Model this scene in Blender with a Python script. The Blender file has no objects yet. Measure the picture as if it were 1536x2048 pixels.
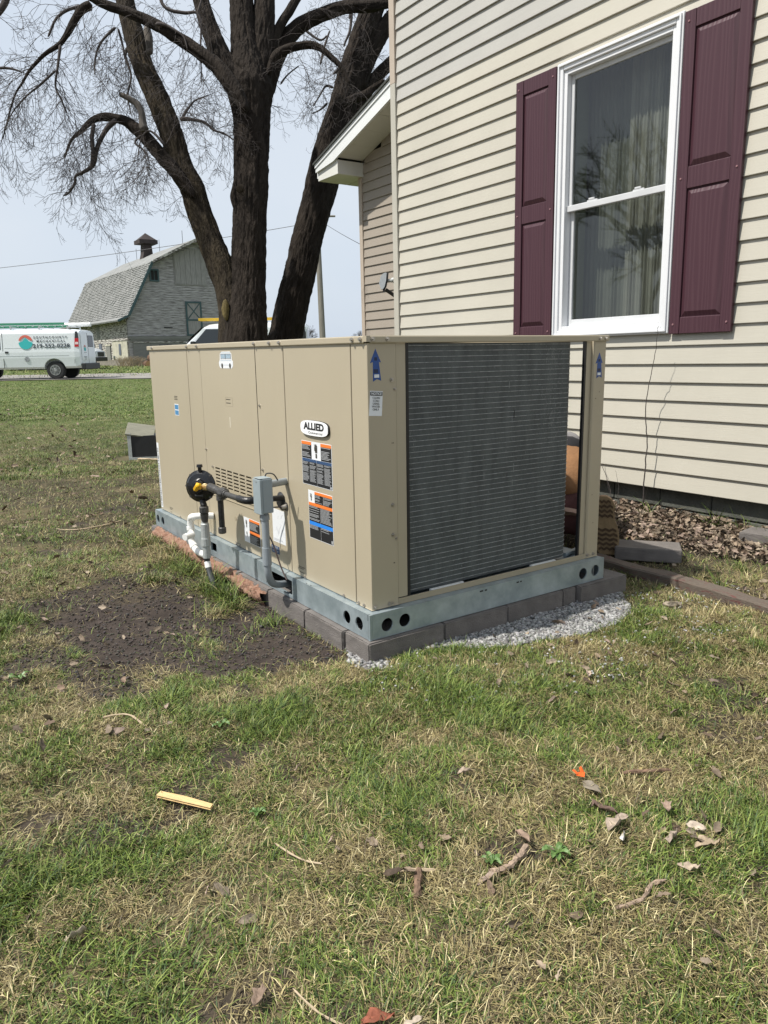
import bpy, bmesh, math, random
import numpy as np
from mathutils import Vector, Matrix
random.seed(7); rng = np.random.default_rng(11)
S = bpy.context.scene
COL = S.collection
# ------------------------------------------------------------------ camera
FPX = 1502.7
CAM = np.array([-1.5221, -2.3312, 1.1921])
YAW, PITCH, ROLL = 0.60080, 0.21010, -0.01630
def basis(yaw, pitch, roll):
    cy, sy, cp, sp = math.cos(yaw), math.sin(yaw), math.cos(pitch), math.sin(pitch)
    f = np.array([sy*cp, cy*cp, -sp]); r0 = np.array([cy, -sy, 0.0]); u0 = np.cross(r0, f)
    return math.cos(roll)*r0+math.sin(roll)*u0, -math.sin(roll)*r0+math.cos(roll)*u0, f
CR, CU, CF = basis(YAW, PITCH, ROLL)
HF = np.array([math.sin(YAW), math.cos(YAW)]); HR = np.array([HF[1], -HF[0]])
cd = bpy.data.cameras.new('camera'); cam = bpy.data.objects.new('camera', cd); COL.objects.link(cam)
cd.sensor_fit = 'VERTICAL'; cd.sensor_height = 36; cd.sensor_width = 27; cd.lens = FPX/2048*36
cd.clip_start = .05; cd.clip_end = 3000
M = Matrix([[CR[i], CU[i], -CF[i]] for i in range(3)]).to_4x4(); M.translation = Vector(CAM)
cam.matrix_world = M; S.camera = cam
S.render.resolution_x = 768; S.render.resolution_y = 1024
# ------------------------------------------------------------------ light
SUN = np.array([-1.0, .25, 1.6]); SUN /= np.linalg.norm(SUN)
w = bpy.data.worlds.new('World'); S.world = w; w.use_nodes = True
nt = w.node_tree; nt.nodes.clear()
sky = nt.nodes.new('ShaderNodeTexSky'); sky.sky_type = 'NISHITA'; sky.sun_disc = False
sky.sun_elevation = math.asin(SUN[2]); sky.sun_rotation = math.atan2(SUN[0], SUN[1]); sky.dust_density = 2.5; sky.air_density = 1.2
tc = nt.nodes.new('ShaderNodeTexCoord'); mp = nt.nodes.new('ShaderNodeMapping'); mp.inputs['Scale'].default_value = (1, 1, 2.6)
nz = nt.nodes.new('ShaderNodeTexNoise'); nz.inputs['Scale'].default_value = 1.6; nz.inputs['Detail'].default_value = 4; nz.inputs['Roughness'].default_value = .5
rp = nt.nodes.new('ShaderNodeValToRGB')                      # thin high cloud, bluish white
rp.color_ramp.elements[0].position = .3; rp.color_ramp.elements[0].color = (7.0, 8.1, 9.6, 1)
rp.color_ramp.elements[1].position = .7; rp.color_ramp.elements[1].color = (8.5, 9.2, 10.1, 1)
mx = nt.nodes.new('ShaderNodeMixRGB'); mx.inputs[0].default_value = .86
bg = nt.nodes.new('ShaderNodeBackground'); bg.inputs['Strength'].default_value = .083
wo = nt.nodes.new('ShaderNodeOutputWorld')
L = nt.links.new
L(tc.outputs['Generated'], mp.inputs['Vector']); L(mp.outputs['Vector'], nz.inputs['Vector']); L(nz.outputs['Fac'], rp.inputs['Fac'])
L(sky.outputs['Color'], mx.inputs[1]); L(rp.outputs['Color'], mx.inputs[2]); L(mx.outputs['Color'], bg.inputs['Color']); L(bg.outputs['Background'], wo.inputs['Surface'])
sl = bpy.data.lights.new('sun', 'SUN'); sl.energy = 5.0; sl.angle = math.radians(.9); sl.color = (1, .955, .88)
so = bpy.data.objects.new('sun', sl); COL.objects.link(so); so.location = (-6, 3, 12)
so.rotation_euler = Vector(SUN).to_track_quat('Z', 'Y').to_euler()
S.view_settings.view_transform = 'Standard'; S.view_settings.look = 'None'; S.view_settings.exposure = .2; S.view_settings.gamma = 1
# ------------------------------------------------------------------ pixel -> place helpers (survey of the photograph)
def ray(x, y): return CF+CR*((x-768)/FPX)-CU*((y-1024)/FPX)
def at(x, y, t): return CAM+t*ray(x, y)
# ------------------------------------------------------------------ noise
_L = np.random.default_rng(5).random((64, 64, 64))
def vn3(P):
    P = np.asarray(P, float); i = np.floor(P).astype(int); f = P-i; f = f*f*(3-2*f); i &= 63; j = (i+1) & 63
    x0, y0, z0 = i.T; x1, y1, z1 = j.T; fx, fy, fz = f.T
    a = _L[x0, y0, z0]*(1-fx)+_L[x1, y0, z0]*fx; b = _L[x0, y1, z0]*(1-fx)+_L[x1, y1, z0]*fx
    c = _L[x0, y0, z1]*(1-fx)+_L[x1, y0, z1]*fx; d = _L[x0, y1, z1]*(1-fx)+_L[x1, y1, z1]*fx
    return (a*(1-fy)+b*fy)*(1-fz)+(c*(1-fy)+d*fy)*fz
def fb(x, y, s, o=3, seed=0):
    x = np.asarray(x, float); y = np.asarray(y, float); r = 0; a = .5; n = 0
    for k in range(o):
        r = r+a*vn3(np.stack([x*s+seed*7.3+k*3.1, y*s-seed*5.1+k*1.7, np.full_like(x, seed*2.7+k)], -1).reshape(-1, 3)).reshape(x.shape); n += a; a *= .5; s *= 2
    return r/n
# ------------------------------------------------------------------ mesh builder
class MB:
    def __init__(s): s.v = []; s.f = []
    def quad(s, *p):
        b = len(s.v); s.v += [tuple(map(float, q)) for q in p]; s.f.append(tuple(range(b, b+len(p)))); return s
    def box(s, x0, x1, y0, y1, z0, z1):
        b = len(s.v); s.v += [(x, y, z) for z in (z0, z1) for y in (y0, y1) for x in (x0, x1)]
        for q in ((0, 2, 3, 1), (4, 5, 7, 6), (0, 1, 5, 4), (2, 6, 7, 3), (0, 4, 6, 2), (1, 3, 7, 5)): s.f.append(tuple(b+k for k in q))
        return s
    def prism(s, poly, axis, a, b_):     # poly in the two other axes (cyclic order), extruded along axis from a to b_
        def P(u, v, w_): return {'x': (w_, u, v), 'y': (u, w_, v), 'z': (u, v, w_)}[axis]
        n = len(poly); b = len(s.v)
        s.v += [P(u, v, a) for u, v in poly]+[P(u, v, b_) for u, v in poly]
        s.f.append(tuple(range(b, b+n))); s.f.append(tuple(range(b+2*n-1, b+n-1, -1)))
        for k in range(n): s.f.append((b+k, b+(k+1) % n, b+n+(k+1) % n, b+n+k))
        return s
    def tube(s, pts, rad, n=10, cap=True):
        pts = [np.array(p, float) for p in pts]
        if not hasattr(rad, '__len__'): rad = [rad]*len(pts)
        b = len(s.v); t = pts[1]-pts[0]; t /= np.linalg.norm(t)
        a = np.array([0, 0, 1.0]) if abs(t[2]) < .9 else np.array([1.0, 0, 0]); nx = np.cross(t, a); nx /= np.linalg.norm(nx)
        for i, p in enumerate(pts):
            t = pts[min(i+1, len(pts)-1)]-pts[max(i-1, 0)]; t = t/(np.linalg.norm(t)+1e-9)
            nx = nx-t*(nx@t); nx /= np.linalg.norm(nx)+1e-9; ny = np.cross(t, nx)
            for k in range(n):
                an = 2*math.pi*k/n; s.v.append(tuple(p+rad[i]*(math.cos(an)*nx+math.sin(an)*ny)))
        for i in range(len(pts)-1):
            for k in range(n): s.f.append((b+i*n+k, b+i*n+(k+1) % n, b+(i+1)*n+(k+1) % n, b+(i+1)*n+k))
        if cap: s.f.append(tuple(range(b+n-1, b-1, -1))); s.f.append(tuple(range(b+(len(pts)-1)*n, b+len(pts)*n)))
        return s
    def ball(s, c, r, n=8, m=6):
        rx, ry, rz = r if hasattr(r, '__len__') else (r, r, r); b = len(s.v)
        for i in range(m+1):
            th = math.pi*i/m
            for k in range(n): ph = 2*math.pi*k/n; s.v.append((c[0]+rx*math.sin(th)*math.cos(ph), c[1]+ry*math.sin(th)*math.sin(ph), c[2]+rz*math.cos(th)))
        for i in range(m):
            for k in range(n): s.f.append((b+i*n+k, b+(i+1)*n+k, b+(i+1)*n+(k+1) % n, b+i*n+(k+1) % n))
        return s
    def plate(s, ub, vb, P, skip=(), th=None):   # grid plate over breaks; P(u,v,d) ; holes get side walls of depth th
        sk = set(skip)
        for i in range(len(ub)-1):
            for j in range(len(vb)-1):
                if (i, j) in sk:
                    if th:
                        a, b_, c, d = ub[i], ub[i+1], vb[j], vb[j+1]
                        for (p, q) in (((a, c), (b_, c)), ((b_, c), (b_, d)), ((b_, d), (a, d)), ((a, d), (a, c))):
                            s.quad(P(*p, 0), P(*q, 0), P(*q, th), P(*p, th))
                    continue
                s.quad(P(ub[i], vb[j], 0), P(ub[i+1], vb[j], 0), P(ub[i+1], vb[j+1], 0), P(ub[i], vb[j+1], 0))
        return s
    def ringcell(s, u0, u1, v0, v1, cu, cv, r, P, th, n=24):   # square cell with a round hole
        I = []; O = []
        for k in range(n):
            a = 2*math.pi*k/n; c, d = math.cos(a), math.sin(a); I.append((cu+r*c, cv+r*d))
            k1 = min([(u1-cu)/c if c > 1e-9 else 9, (u0-cu)/c if c < -1e-9 else 9, (v1-cv)/d if d > 1e-9 else 9, (v0-cv)/d if d < -1e-9 else 9]); O.append((cu+k1*c, cv+k1*d))
        cor = [(u1, v1), (u0, v1), (u0, v0), (u1, v0)]
        for k in range(n):
            k2 = (k+1) % n; p = [P(*I[k], 0), P(*O[k], 0)]
            for q in cor:
                a0 = math.atan2(O[k][1]-cv, O[k][0]-cu); aq = math.atan2(q[1]-cv, q[0]-cu); da = (aq-a0) % (2*math.pi)
                if 1e-6 < da < 2*math.pi/n*1.6 and (abs(O[k][0]-O[k2][0]) > 1e-7 and abs(O[k][1]-O[k2][1]) > 1e-7): p.append(P(*q, 0)); break
            p += [P(*O[k2], 0), P(*I[k2], 0)]; s.quad(*p); s.quad(P(*I[k], 0), P(*I[k2], 0), P(*I[k2], th), P(*I[k], th))
        return s
def setp(o, label=None, cat=None, group=None, kind=None):
    for k, v in (('label', label), ('category', cat), ('group', group), ('kind', kind)):
        if v: o[k] = v
    return o
def thing(name, loc, label, cat, group=None, rz=0, rx=0):
    o = bpy.data.objects.new(name, None); COL.objects.link(o); o.location = loc; o.rotation_euler = (rx, 0, rz); o.empty_display_size = .1
    return setp(o, label, cat, group)
def rootof(o):
    while o.parent: o = o.parent
    return o
def link(name, me, mats, parent=None, smooth=False, bevel=0, kind=None, label=None):
    o = bpy.data.objects.new(name, me); COL.objects.link(o)
    if mats is not None:
        me.materials.append(mats)
    if smooth: me.polygons.foreach_set('use_smooth', np.ones(len(me.polygons), bool))
    if parent: o.parent = parent
    if bevel:
        m = o.modifiers.new('bevel', 'BEVEL'); m.width = bevel; m.segments = 2; m.limit_method = 'ANGLE'
    if kind: o['kind'] = kind
    if label: o['label'] = label
    return o
def obj(name, mb, m, parent=None, smooth=False, bevel=0, kind=None, label=None, local=False, merge=False):
    v = np.array(mb.v, float)
    if parent is not None and not local: v = v-np.array(rootof(parent).location)
    me = bpy.data.meshes.new(name); me.from_pydata(v.tolist(), [], mb.f); me.update()
    if merge:
        bm = bmesh.new(); bm.from_mesh(me); bmesh.ops.remove_doubles(bm, verts=bm.verts, dist=1e-5); bm.normal_update(); bm.to_mesh(me); bm.free()
    return link(name, me, m, parent, smooth, bevel, kind, label)
def npmesh(name, v, f, cols=None, mat=None, smooth=False):   # v (n,3), f list of equal-size faces array(s)
    me = bpy.data.meshes.new(name); v = np.asarray(v, np.float32)
    fs = f if isinstance(f, list) else [f]
    me.vertices.add(len(v)); me.vertices.foreach_set('co', v.ravel())
    nl = sum(a.size for a in fs); npol = sum(len(a) for a in fs)
    me.loops.add(nl); me.loops.foreach_set('vertex_index', np.concatenate([a.ravel() for a in fs]).astype(np.int32))
    me.polygons.add(npol); tot = np.concatenate([np.full(len(a), a.shape[1]) for a in fs]); st = np.concatenate([[0], np.cumsum(tot)[:-1]])
    me.polygons.foreach_set('loop_start', st.astype(np.int32)); me.polygons.foreach_set('loop_total', tot.astype(np.int32))
    me.update(calc_edges=True); me.validate()
    if cols is not None:
        a = me.color_attributes.new('col', 'FLOAT_COLOR', 'POINT'); c = np.ones((len(v), 4), np.float32); c[:, :3] = cols; a.data.foreach_set('color', c.ravel())
    if smooth: me.polygons.foreach_set('use_smooth', np.ones(len(me.polygons), bool))
    return me
# ------------------------------------------------------------------ materials
def mat(name, c, rough=.6, metal=0, var=.12, vs=6, bump=0, bs=40, stretch=(1, 1, 1), spec=.5, c2=None, thr=None, attr=False, coat=0):
    m = bpy.data.materials.new(name); m.use_nodes = True; t = m.node_tree; n = t.nodes; b = n['Principled BSDF']; l = t.links.new
    b.inputs['Roughness'].default_value = rough; b.inputs['Metallic'].default_value = metal; b.inputs['Specular IOR Level'].default_value = spec
    b.inputs['Coat Weight'].default_value = coat
    g = n.new('ShaderNodeNewGeometry') if False else n.new('ShaderNodeTexCoord'); mp = n.new('ShaderNodeMapping'); mp.inputs['Scale'].default_value = stretch
    l(g.outputs['Object'], mp.inputs['Vector'])
    if attr:
        a = n.new('ShaderNodeAttribute'); a.attribute_name = 'col'; src = a.outputs['Color']
    else: src = None
    if var or c2:
        z = n.new('ShaderNodeTexNoise'); z.inputs['Scale'].default_value = vs; z.inputs['Detail'].default_value = 6; z.inputs['Roughness'].default_value = .62; l(mp.outputs['Vector'], z.inputs['Vector'])
        r = n.new('ShaderNodeValToRGB'); e = r.color_ramp.elements
        if c2 is None: lo = [max(0, q*(1-var)) for q in c]; hi = [min(1, q*(1+var)) for q in c]; p = (.3, .7)
        else: lo, hi = c, c2; p = thr or (.4, .6)
        e[0].position, e[1].position = p; e[0].color = (*lo, 1); e[1].color = (*hi, 1); l(z.outputs['Fac'], r.inputs['Fac'])
        if src is None: l(r.outputs['Color'], b.inputs['Base Color'])
        else:
            e[0].color = (1-var, 1-var, 1-var, 1); e[1].color = (1+var, 1+var, 1+var, 1)
            k = n.new('ShaderNodeMixRGB'); k.blend_type = 'MULTIPLY'; k.inputs[0].default_value = 1; l(src, k.inputs[1]); l(r.outputs['Color'], k.inputs[2]); l(k.outputs['Color'], b.inputs['Base Color'])
    elif src is not None: l(src, b.inputs['Base Color'])
    else: b.inputs['Base Color'].default_value = (*c, 1)
    if bump:
        z2 = n.new('ShaderNodeTexNoise'); z2.inputs['Scale'].default_value = bs; z2.inputs['Detail'].default_value = 5; l(mp.outputs['Vector'], z2.inputs['Vector'])
        bu = n.new('ShaderNodeBump'); bu.inputs['Strength'].default_value = bump; bu.inputs['Distance'].default_value = .01; l(z2.outputs['Fac'], bu.inputs['Height']); l(bu.outputs['Normal'], b.inputs['Normal'])
    return m
def sr(*c): return tuple(((q/255+.055)/1.055)**2.4 if q > 10 else q/255/12.92 for q in c)
TAN = mat('tan_paint', (.405, .352, .256), .40, 0, .05, 1.1, .30, 2.2, stretch=(1, 1, .6))
TAN2 = mat('tan_paint_inner', (.35, .30, .21), .5, 0, .05, 3)
GALV = mat('galvanised_steel', (.24, .295, .32), .38, .45, .22, 9, .05, 60, c2=(.44, .51, .54), thr=(.3, .7))
STEEL = mat('screw_steel', (.45, .42, .38), .35, .8, .1, 40)
BLACK = mat('black_gasket', (.012, .012, .013), .5, 0, .2, 20)
DARK = mat('dark_inside', (.02, .02, .02), .9, 0, .2, 5)
FIN = mat('coil_fins', (.060, .070, .074), .45, .2, .25, 5, .5, 120, stretch=(4, 4, .8), c2=(.115, .13, .134), thr=(.35, .75))
TUBE = mat('coil_tube_edges', (.20, .22, .23), .4, .3, .3, 60, c2=(.46, .48, .49), thr=(.35, .65))
CONC = mat('paver_concrete', (.15, .135, .125), .95, 0, .22, 9, .5, 180)
WHITE = mat('white_vinyl', (.69, .70, .715), .4, 0, .03, 3)
SASH = mat('sash_vinyl', (.55, .56, .57), .45, 0, .06, 5)
GREYP = mat('grey_box_paint', (.27, .32, .34), .5, 0, .06, 8, .1, 200)
CONDUIT = mat('grey_conduit', (.26, .29, .31), .55, 0, .08, 10)
IRON = mat('black_iron', (.02, .02, .021), .38, .3, .4, 30, .2, 90)
IRON2 = mat('weathered_iron', (.07, .068, .065), .5, .4, .3, 30, .3, 90)
REGM = mat('regulator_enamel', (.008, .008, .009), .22, 0, .3, 10)
YEL = mat('yellow_handle', (.80, .45, .015), .4, 0, .06, 20)
PVC = mat('white_pvc', (.78, .78, .76), .35, 0, .06, 15)
PVCG = mat('grey_fitting', (.40, .42, .41), .45, .2, .15, 20, .1, 100)
LAB_W = mat('label_white', (.74, .76, .78), .45, 0, .03, 10)
LAB_K = mat('label_black', (.015, .015, .017), .45, 0, .1, 10)
LAB_O = mat('label_orange', (.80, .20, .035), .45, 0, .04, 10)
LAB_B = mat('label_navy', (.03, .07, .16), .45, 0, .04, 10)
LAB_C = mat('label_blue', (.02, .22, .72), .45, 0, .04, 10)
ARROW = mat('arrow_blue', (.018, .07, .26), .4, 0, .08, 20)
PRINT = mat('label_print', (.42, .43, .44), .5, 0, .1, 60)
PRINTK = mat('dark_print', (.05, .045, .035), .6, 0, .1, 60)
GRAVEL = mat('gravel_stone', (.5, .5, .5), .9, 0, .25, 60, attr=True)
SOILM = mat('blade', (1, 1, 1), .55, 0, .1, 30, attr=True, spec=.35)
LEAFM = mat('dead_leaf', (1, 1, 1), .75, 0, .3, 45, .4, 90, attr=True, spec=.25)
WOODY = mat('split_wood', (.62, .43, .2), .7, 0, .18, 30, .3, 80, stretch=(1, 8, 1))
BARKC = mat('bark_chip', (.16, .10, .065), .9, 0, .45, 60, .8, 90)
BARKC2 = mat('weathered_chip', (.30, .22, .16), .9, 0, .5, 50, .8, 90)
STICK = mat('dry_stick', (.42, .33, .22), .8, 0, .2, 60)
ORANGE = mat('orange_scrap', (.85, .13, .02), .5, 0, .1, 30)
GREYWOOD = mat('grey_board', (.20, .195, .15), .85, 0, .2, 12, .3, 60, stretch=(1, 5, 1))
REDWOOD = mat('edging_timber', (.12, .095, .075), .85, 0, .3, 14, .7, 60, c2=(.13, .045, .04), thr=(.55, .68), stretch=(5, 1, 5))
CLAY = mat('clay_lumps', (.22, .11, .07), .95, 0, .3, 45, .9, 140, c2=(.34, .215, .155), thr=(.35, .7))
def siding_mat(name, c):
    m = mat(name, c, .5, 0, .06, 1.1, 0); n = m.node_tree.nodes; l = m.node_tree.links.new
    mp = n.new('ShaderNodeMapping'); mp.inputs['Scale'].default_value = (60, 1.6, 60); tcn = [x for x in n if x.type == 'TEX_COORD'][0]
    z = n.new('ShaderNodeTexNoise'); z.inputs['Scale'].default_value = 4; z.inputs['Detail'].default_value = 4
    bu = n.new('ShaderNodeBump'); bu.inputs['Strength'].default_value = .22; bu.inputs['Distance'].default_value = .004
    l(tcn.outputs['Object'], mp.inputs['Vector']); l(mp.outputs['Vector'], z.inputs['Vector']); l(z.outputs['Fac'], bu.inputs['Height']); l(bu.outputs['Normal'], n['Principled BSDF'].inputs['Normal'])
    return m
SIDE = siding_mat('siding_cream', (.465, .440, .372)); SIDEG = siding_mat('siding_faded', (.410, .400, .368)); SIDEW = siding_mat('siding_tan', (.315, .275, .228))
POST = mat('corner_post_cream', (.44, .42, .36), .5, 0, .04, 2); POSTB = mat('corner_post_tan', (.44, .37, .30), .5, 0, .04, 2)
FOUND = mat('foundation_block', (.085, .088, .075), .95, 0, .3, 8, .6, 60)
def grainmat(name, c, c2, sc=(6, 6, 1.2), dist=5):
    m = bpy.data.materials.new(name); m.use_nodes = True; t = m.node_tree; n = t.nodes; b = n['Principled BSDF']; l = t.links.new
    tcn = n.new('ShaderNodeTexCoord'); mp = n.new('ShaderNodeMapping'); mp.inputs['Scale'].default_value = sc; l(tcn.outputs['Object'], mp.inputs['Vector'])
    wv = n.new('ShaderNodeTexWave'); wv.wave_type = 'BANDS'; wv.bands_direction = 'Y'; wv.inputs['Scale'].default_value = 1.6; wv.inputs['Distortion'].default_value = dist; wv.inputs['Detail'].default_value = 2; wv.inputs['Detail Scale'].default_value = .7
    l(mp.outputs['Vector'], wv.inputs['Vector']); r = n.new('ShaderNodeValToRGB'); r.color_ramp.elements[0].color = (*c, 1); r.color_ramp.elements[1].color = (*c2, 1)
    r.color_ramp.elements[0].position = .55; r.color_ramp.elements[1].position = .95; l(wv.outputs['Fac'], r.inputs['Fac']); l(r.outputs['Color'], b.inputs['Base Color'])
    bu = n.new('ShaderNodeBump'); bu.inputs['Strength'].default_value = .18; bu.inputs['Distance'].default_value = .004; l(wv.outputs['Fac'], bu.inputs['Height']); l(bu.outputs['Normal'], b.inputs['Normal'])
    b.inputs['Roughness'].default_value = .5; b.inputs['Specular IOR Level'].default_value = .4
    return m
MAROON = grainmat('maroon_shutter', (.055, .020, .029), (.066, .027, .036), sc=(3, 7, .5), dist=14); MARP = mat('maroon_plain', (.053, .019, .028), .5, 0, .06, 8, .05, 60, stretch=(1, 1, .2))
def glassmat(name, tint=(.74, .76, .74), r=.02):
    m = bpy.data.materials.new(name); m.use_nodes = True; t = m.node_tree; n = t.nodes; n.remove(n['Principled BSDF'])
    tr = n.new('ShaderNodeBsdfTransparent'); tr.inputs[0].default_value = (*tint, 1); gl = n.new('ShaderNodeBsdfGlossy'); gl.inputs['Roughness'].default_value = r
    fr = n.new('ShaderNodeFresnel'); fr.inputs[0].default_value = 1.85; mi = n.new('ShaderNodeMixShader'); ge = n.new('ShaderNodeNewGeometry'); ma = n.new('ShaderNodeMath'); ma.operation = 'MULTIPLY'; mb_ = n.new('ShaderNodeMath'); mb_.operation = 'SUBTRACT'; mb_.inputs[0].default_value = 1; t.links.new(ge.outputs['Backfacing'], mb_.inputs[1]); t.links.new(mb_.outputs[0], ma.inputs[0]); t.links.new(fr.outputs[0], ma.inputs[1]); t.links.new(ma.outputs[0], mi.inputs[0]); t.links.new(tr.outputs[0], mi.inputs[1]); t.links.new(gl.outputs[0], mi.inputs[2])
    t.links.new(mi.outputs[0], n['Material Output'].inputs['Surface']); return m
GLASS = glassmat('window_glass'); GLASSD = mat('car_glass', (.02, .025, .028), .08, 0, 0, spec=.7)
CURT = mat('sheer_curtain', (.38, .37, .335), .9, 0, .1, 8); CURTG = mat('green_wallpaper', (.20, .22, .15), .9, 0, .1, 8)
ROOM = mat('room_wall', (.10, .10, .095), .9, 0, .1, 3)  # dark colour stands in for an unlit room seen through the window
SOFFIT = mat('soffit_white', (.66, .66, .62), .6, 0, .04, 3); FASC = mat('fascia_white', (.74, .76, .76), .45, 0, .05, 2); SHING = mat('asphalt_shingle', (.06, .065, .06), .95, 0, .3, 50, .5, 200)
BARK = mat('tree_bark', (.018, .0135, .010), .95, 0, .35, 9, .9, 45, stretch=(1, 1, .25), c2=(.040, .031, .024), thr=(.38, .75), spec=.25)
BARK3 = mat('tree_bark_mossy', (.026, .020, .014), .95, 0, .35, 7, .9, 45, stretch=(1, 1, .25), c2=(.072, .056, .034), thr=(.38, .75), spec=.25)
for m_ in (BARK, BARK3):
    for n_ in m_.node_tree.nodes:
        if n_.type == 'BUMP': n_.inputs['Distance'].default_value = .035
TWIG = mat('twig_bark', (.060, .050, .046), .9, 0, .2, 8); DEADW = mat('bare_dead_wood', (.11, .095, .08), .85, 0, .35, 14, .4, 60, stretch=(1, 1, .3)); CUTW = mat('lichen_scar', (.12, .09, .03), .9, 0, .35, 12, .5, 40)
BARNW = mat('weathered_barn_paint', (.15, .14, .135), .9, 0, .3, 2.2, .3, 30, stretch=(.8, .8, 9), c2=(.42, .405, .395), thr=(.36, .60))
BARNS = mat('peeling_white_paint', (.10, .085, .075), .9, 0, .3, 3.2, .3, 30, stretch=(1.5, .6, 7), c2=(.56, .54, .49), thr=(.44, .56))
BARNV = mat('gable_boards', (.27, .26, .25), .9, 0, .2, 3, stretch=(6, 6, .8)); BARND = mat('grey_barn_door', (.19, .19, .175), .9, 0, .18, 2, stretch=(1, 1, 8))
PLASTER = mat('pale_plaster', (.44, .42, .34), .9, 0, .25, 2.5, .2, 20); STONE = mat('field_stone', (.20, .18, .15), .95, 0, .35, 5, .6, 14)
TEAL = mat('teal_trim', (.045, .085, .09), .7, 0, .15, 5); ROOFB = mat('old_shingle', (.17, .175, .168), .95, 0, .25, 1.6, .3, 20, c2=(.29, .29, .28), thr=(.35, .7)); RUST = mat('rusty_cupola', (.045, .034, .032), .8, .2, .25, 4)
VANW = mat('white_van_paint', (.74, .77, .79), .25, 0, .02, 2, coat=.5); TYRE = mat('tyre_rubber', (.02, .02, .021), .8, 0, .2, 20); RIM = mat('steel_rim', (.42, .42, .42), .35, .7, .15, 10); BUMP = mat('black_bumper', (.02, .021, .022), .5, 0, .1, 8)
REDL = mat('tail_lamp_red', (.45, .012, .015), .25, 0, .05, 8); GREENL = mat('green_ladder', (.01, .16, .085), .5, 0, .1, 8); YELL = mat('yellow_ladder', (.60, .38, .03), .5, 0, .1, 8); ALU = mat('aluminium', (.6, .61, .62), .35, .5, .1, 8)
LOGO_R = mat('logo_coral', (.62, .13, .09), .5, 0, .02, 3); LOGO_T = mat('logo_teal', (.03, .42, .42), .5, 0, .02, 3); LETTER = mat('lettering_dark', (.035, .05, .065), .5, 0, .02, 3)
LOGW = mat('cut_log_end', (.42, .24, .12), .85, 0, .2, 12); LOGD = mat('log_bark', (.12, .07, .045), .9, 0, .3, 12); WIRE = mat('wire_black', (.04, .04, .045), .6, 0, 0); POLE = mat('pole_wood', (.16, .15, .125), .9, 0, .2, 6, stretch=(1, 1, .1))
# ------------------------------------------------------------------ terrain
def seg(x, a, b): return np.clip((x-a)/(b-a), 0, 1)
def sm(x, a, b): q = seg(x, a, b); return q*q*(3-2*q)
def tdist(x, y): return (x-CAM[0])*HF[0]+(y-CAM[1])*HF[1]
DIRT = [(-1.05, .80), (-1.03, 1.30), (-.45, 1.32), (-.12, 1.10), (.12, .98), (.10, .50), (.0, .22), (-.06, .10), (-.30, .08), (-.60, .20), (-.90, .48)]
GRAV = [(-.035, .12), (-.075, .06), (-.07, -.045), (.03, -.075), (.10, -.02), (.33, -.04), (.50, -.20), (.82, -.28), (1.08, -.33), (1.28, -.24), (1.42, -.12), (1.52, -.01), (1.52, .10), (1.4, .3), (0.1, .3)]
def inpoly(x, y, poly):
    x = np.asarray(x); y = np.asarray(y); r = np.zeros(x.shape, bool); n = len(poly)
    for i in range(n):
        x0, y0 = poly[i]; x1, y1 = poly[(i+1) % n]
        c = ((y0 > y) != (y1 > y)) & (x < (x1-x0)*(y-y0)/((y1-y0) if y1 != y0 else 1e-9)+x0); r ^= c
    return r
def wob(x, y, a=.12, s=4): return x+(fb(x, y, s, 3, 1)-.5)*a*2, y+(fb(x, y, s, 3, 2)-.5)*a*2
def dirt(x, y):
    x = np.asarray(x, float); y = np.asarray(y, float); d = 0
    for q, (a, s_) in enumerate(((.19, 3.2), (.30, 5.), (.26, 10.))): d = d+inpoly(x+(fb(x, y, s_, 2, 1+q*3)-.5)*a*2.4, y+(fb(x, y, s_, 2, 2+q*3)-.5)*a*2.4, DIRT)/3.
    d = np.where(fb(x, y, 6, 3, 9) > .70, d*.5, d)
    spots = np.maximum((fb(x, y, 3.1, 3, 4) > .665)*.75, (fb(x, y, 8, 2, 14) > .77)*.7)*(tdist(x, y) < 6)
    halo = inpoly(x, y, [(-1.35, .70), (-1.3, 1.6), (-.3, 1.7), (-.1, 1.4), (-.1, -.10), (-.5, -.05), (-.95, .25)])*(fb(x, y, 5.5, 3, 33) > .50)*.8; d = np.maximum(d, halo)
    lit = (x > 1.75)*(x < 3.2)*(y < 1.4)*(y > -1.2)*.55
    return np.maximum(np.maximum(d, spots), lit)
def gravel(x, y):
    u, v = wob(x, y, .05, 7); return inpoly(u, v, GRAV)
def gz(x, y):
    x = np.asarray(x, float); y = np.asarray(y, float); t = tdist(x, y)
    z = .22*sm(t, 7, 31)+.30*sm(t, 33, 50)
    z = z+.055*sm(y, .7, 2.2)*(t < 60)*(1-sm(t, 6, 12))
    z = z+.045*np.exp(-((x-2.95)**2/.25+(y-.6)**2/.7))
    near = 1-sm(t, 5, 14)
    nz_ = (fb(x, y, 1.1, 3, 3)-.5)*.05+(fb(x, y, 6, 3, 6)-.5)*.022
    pad = sm(np.maximum(np.maximum(-.12-x, x-1.6), np.maximum(-.15-y, y-2.8)), 0, .5)
    d = dirt(x, y)
    z = z+near*nz_*(.25+.75*pad)-.012*near*(1-pad)+near*d*(fb(x, y, 14, 3, 8)-.45)*.02
    return z+(1-near)*(fb(x, y, .25, 2, 5)-.5)*.06
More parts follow.
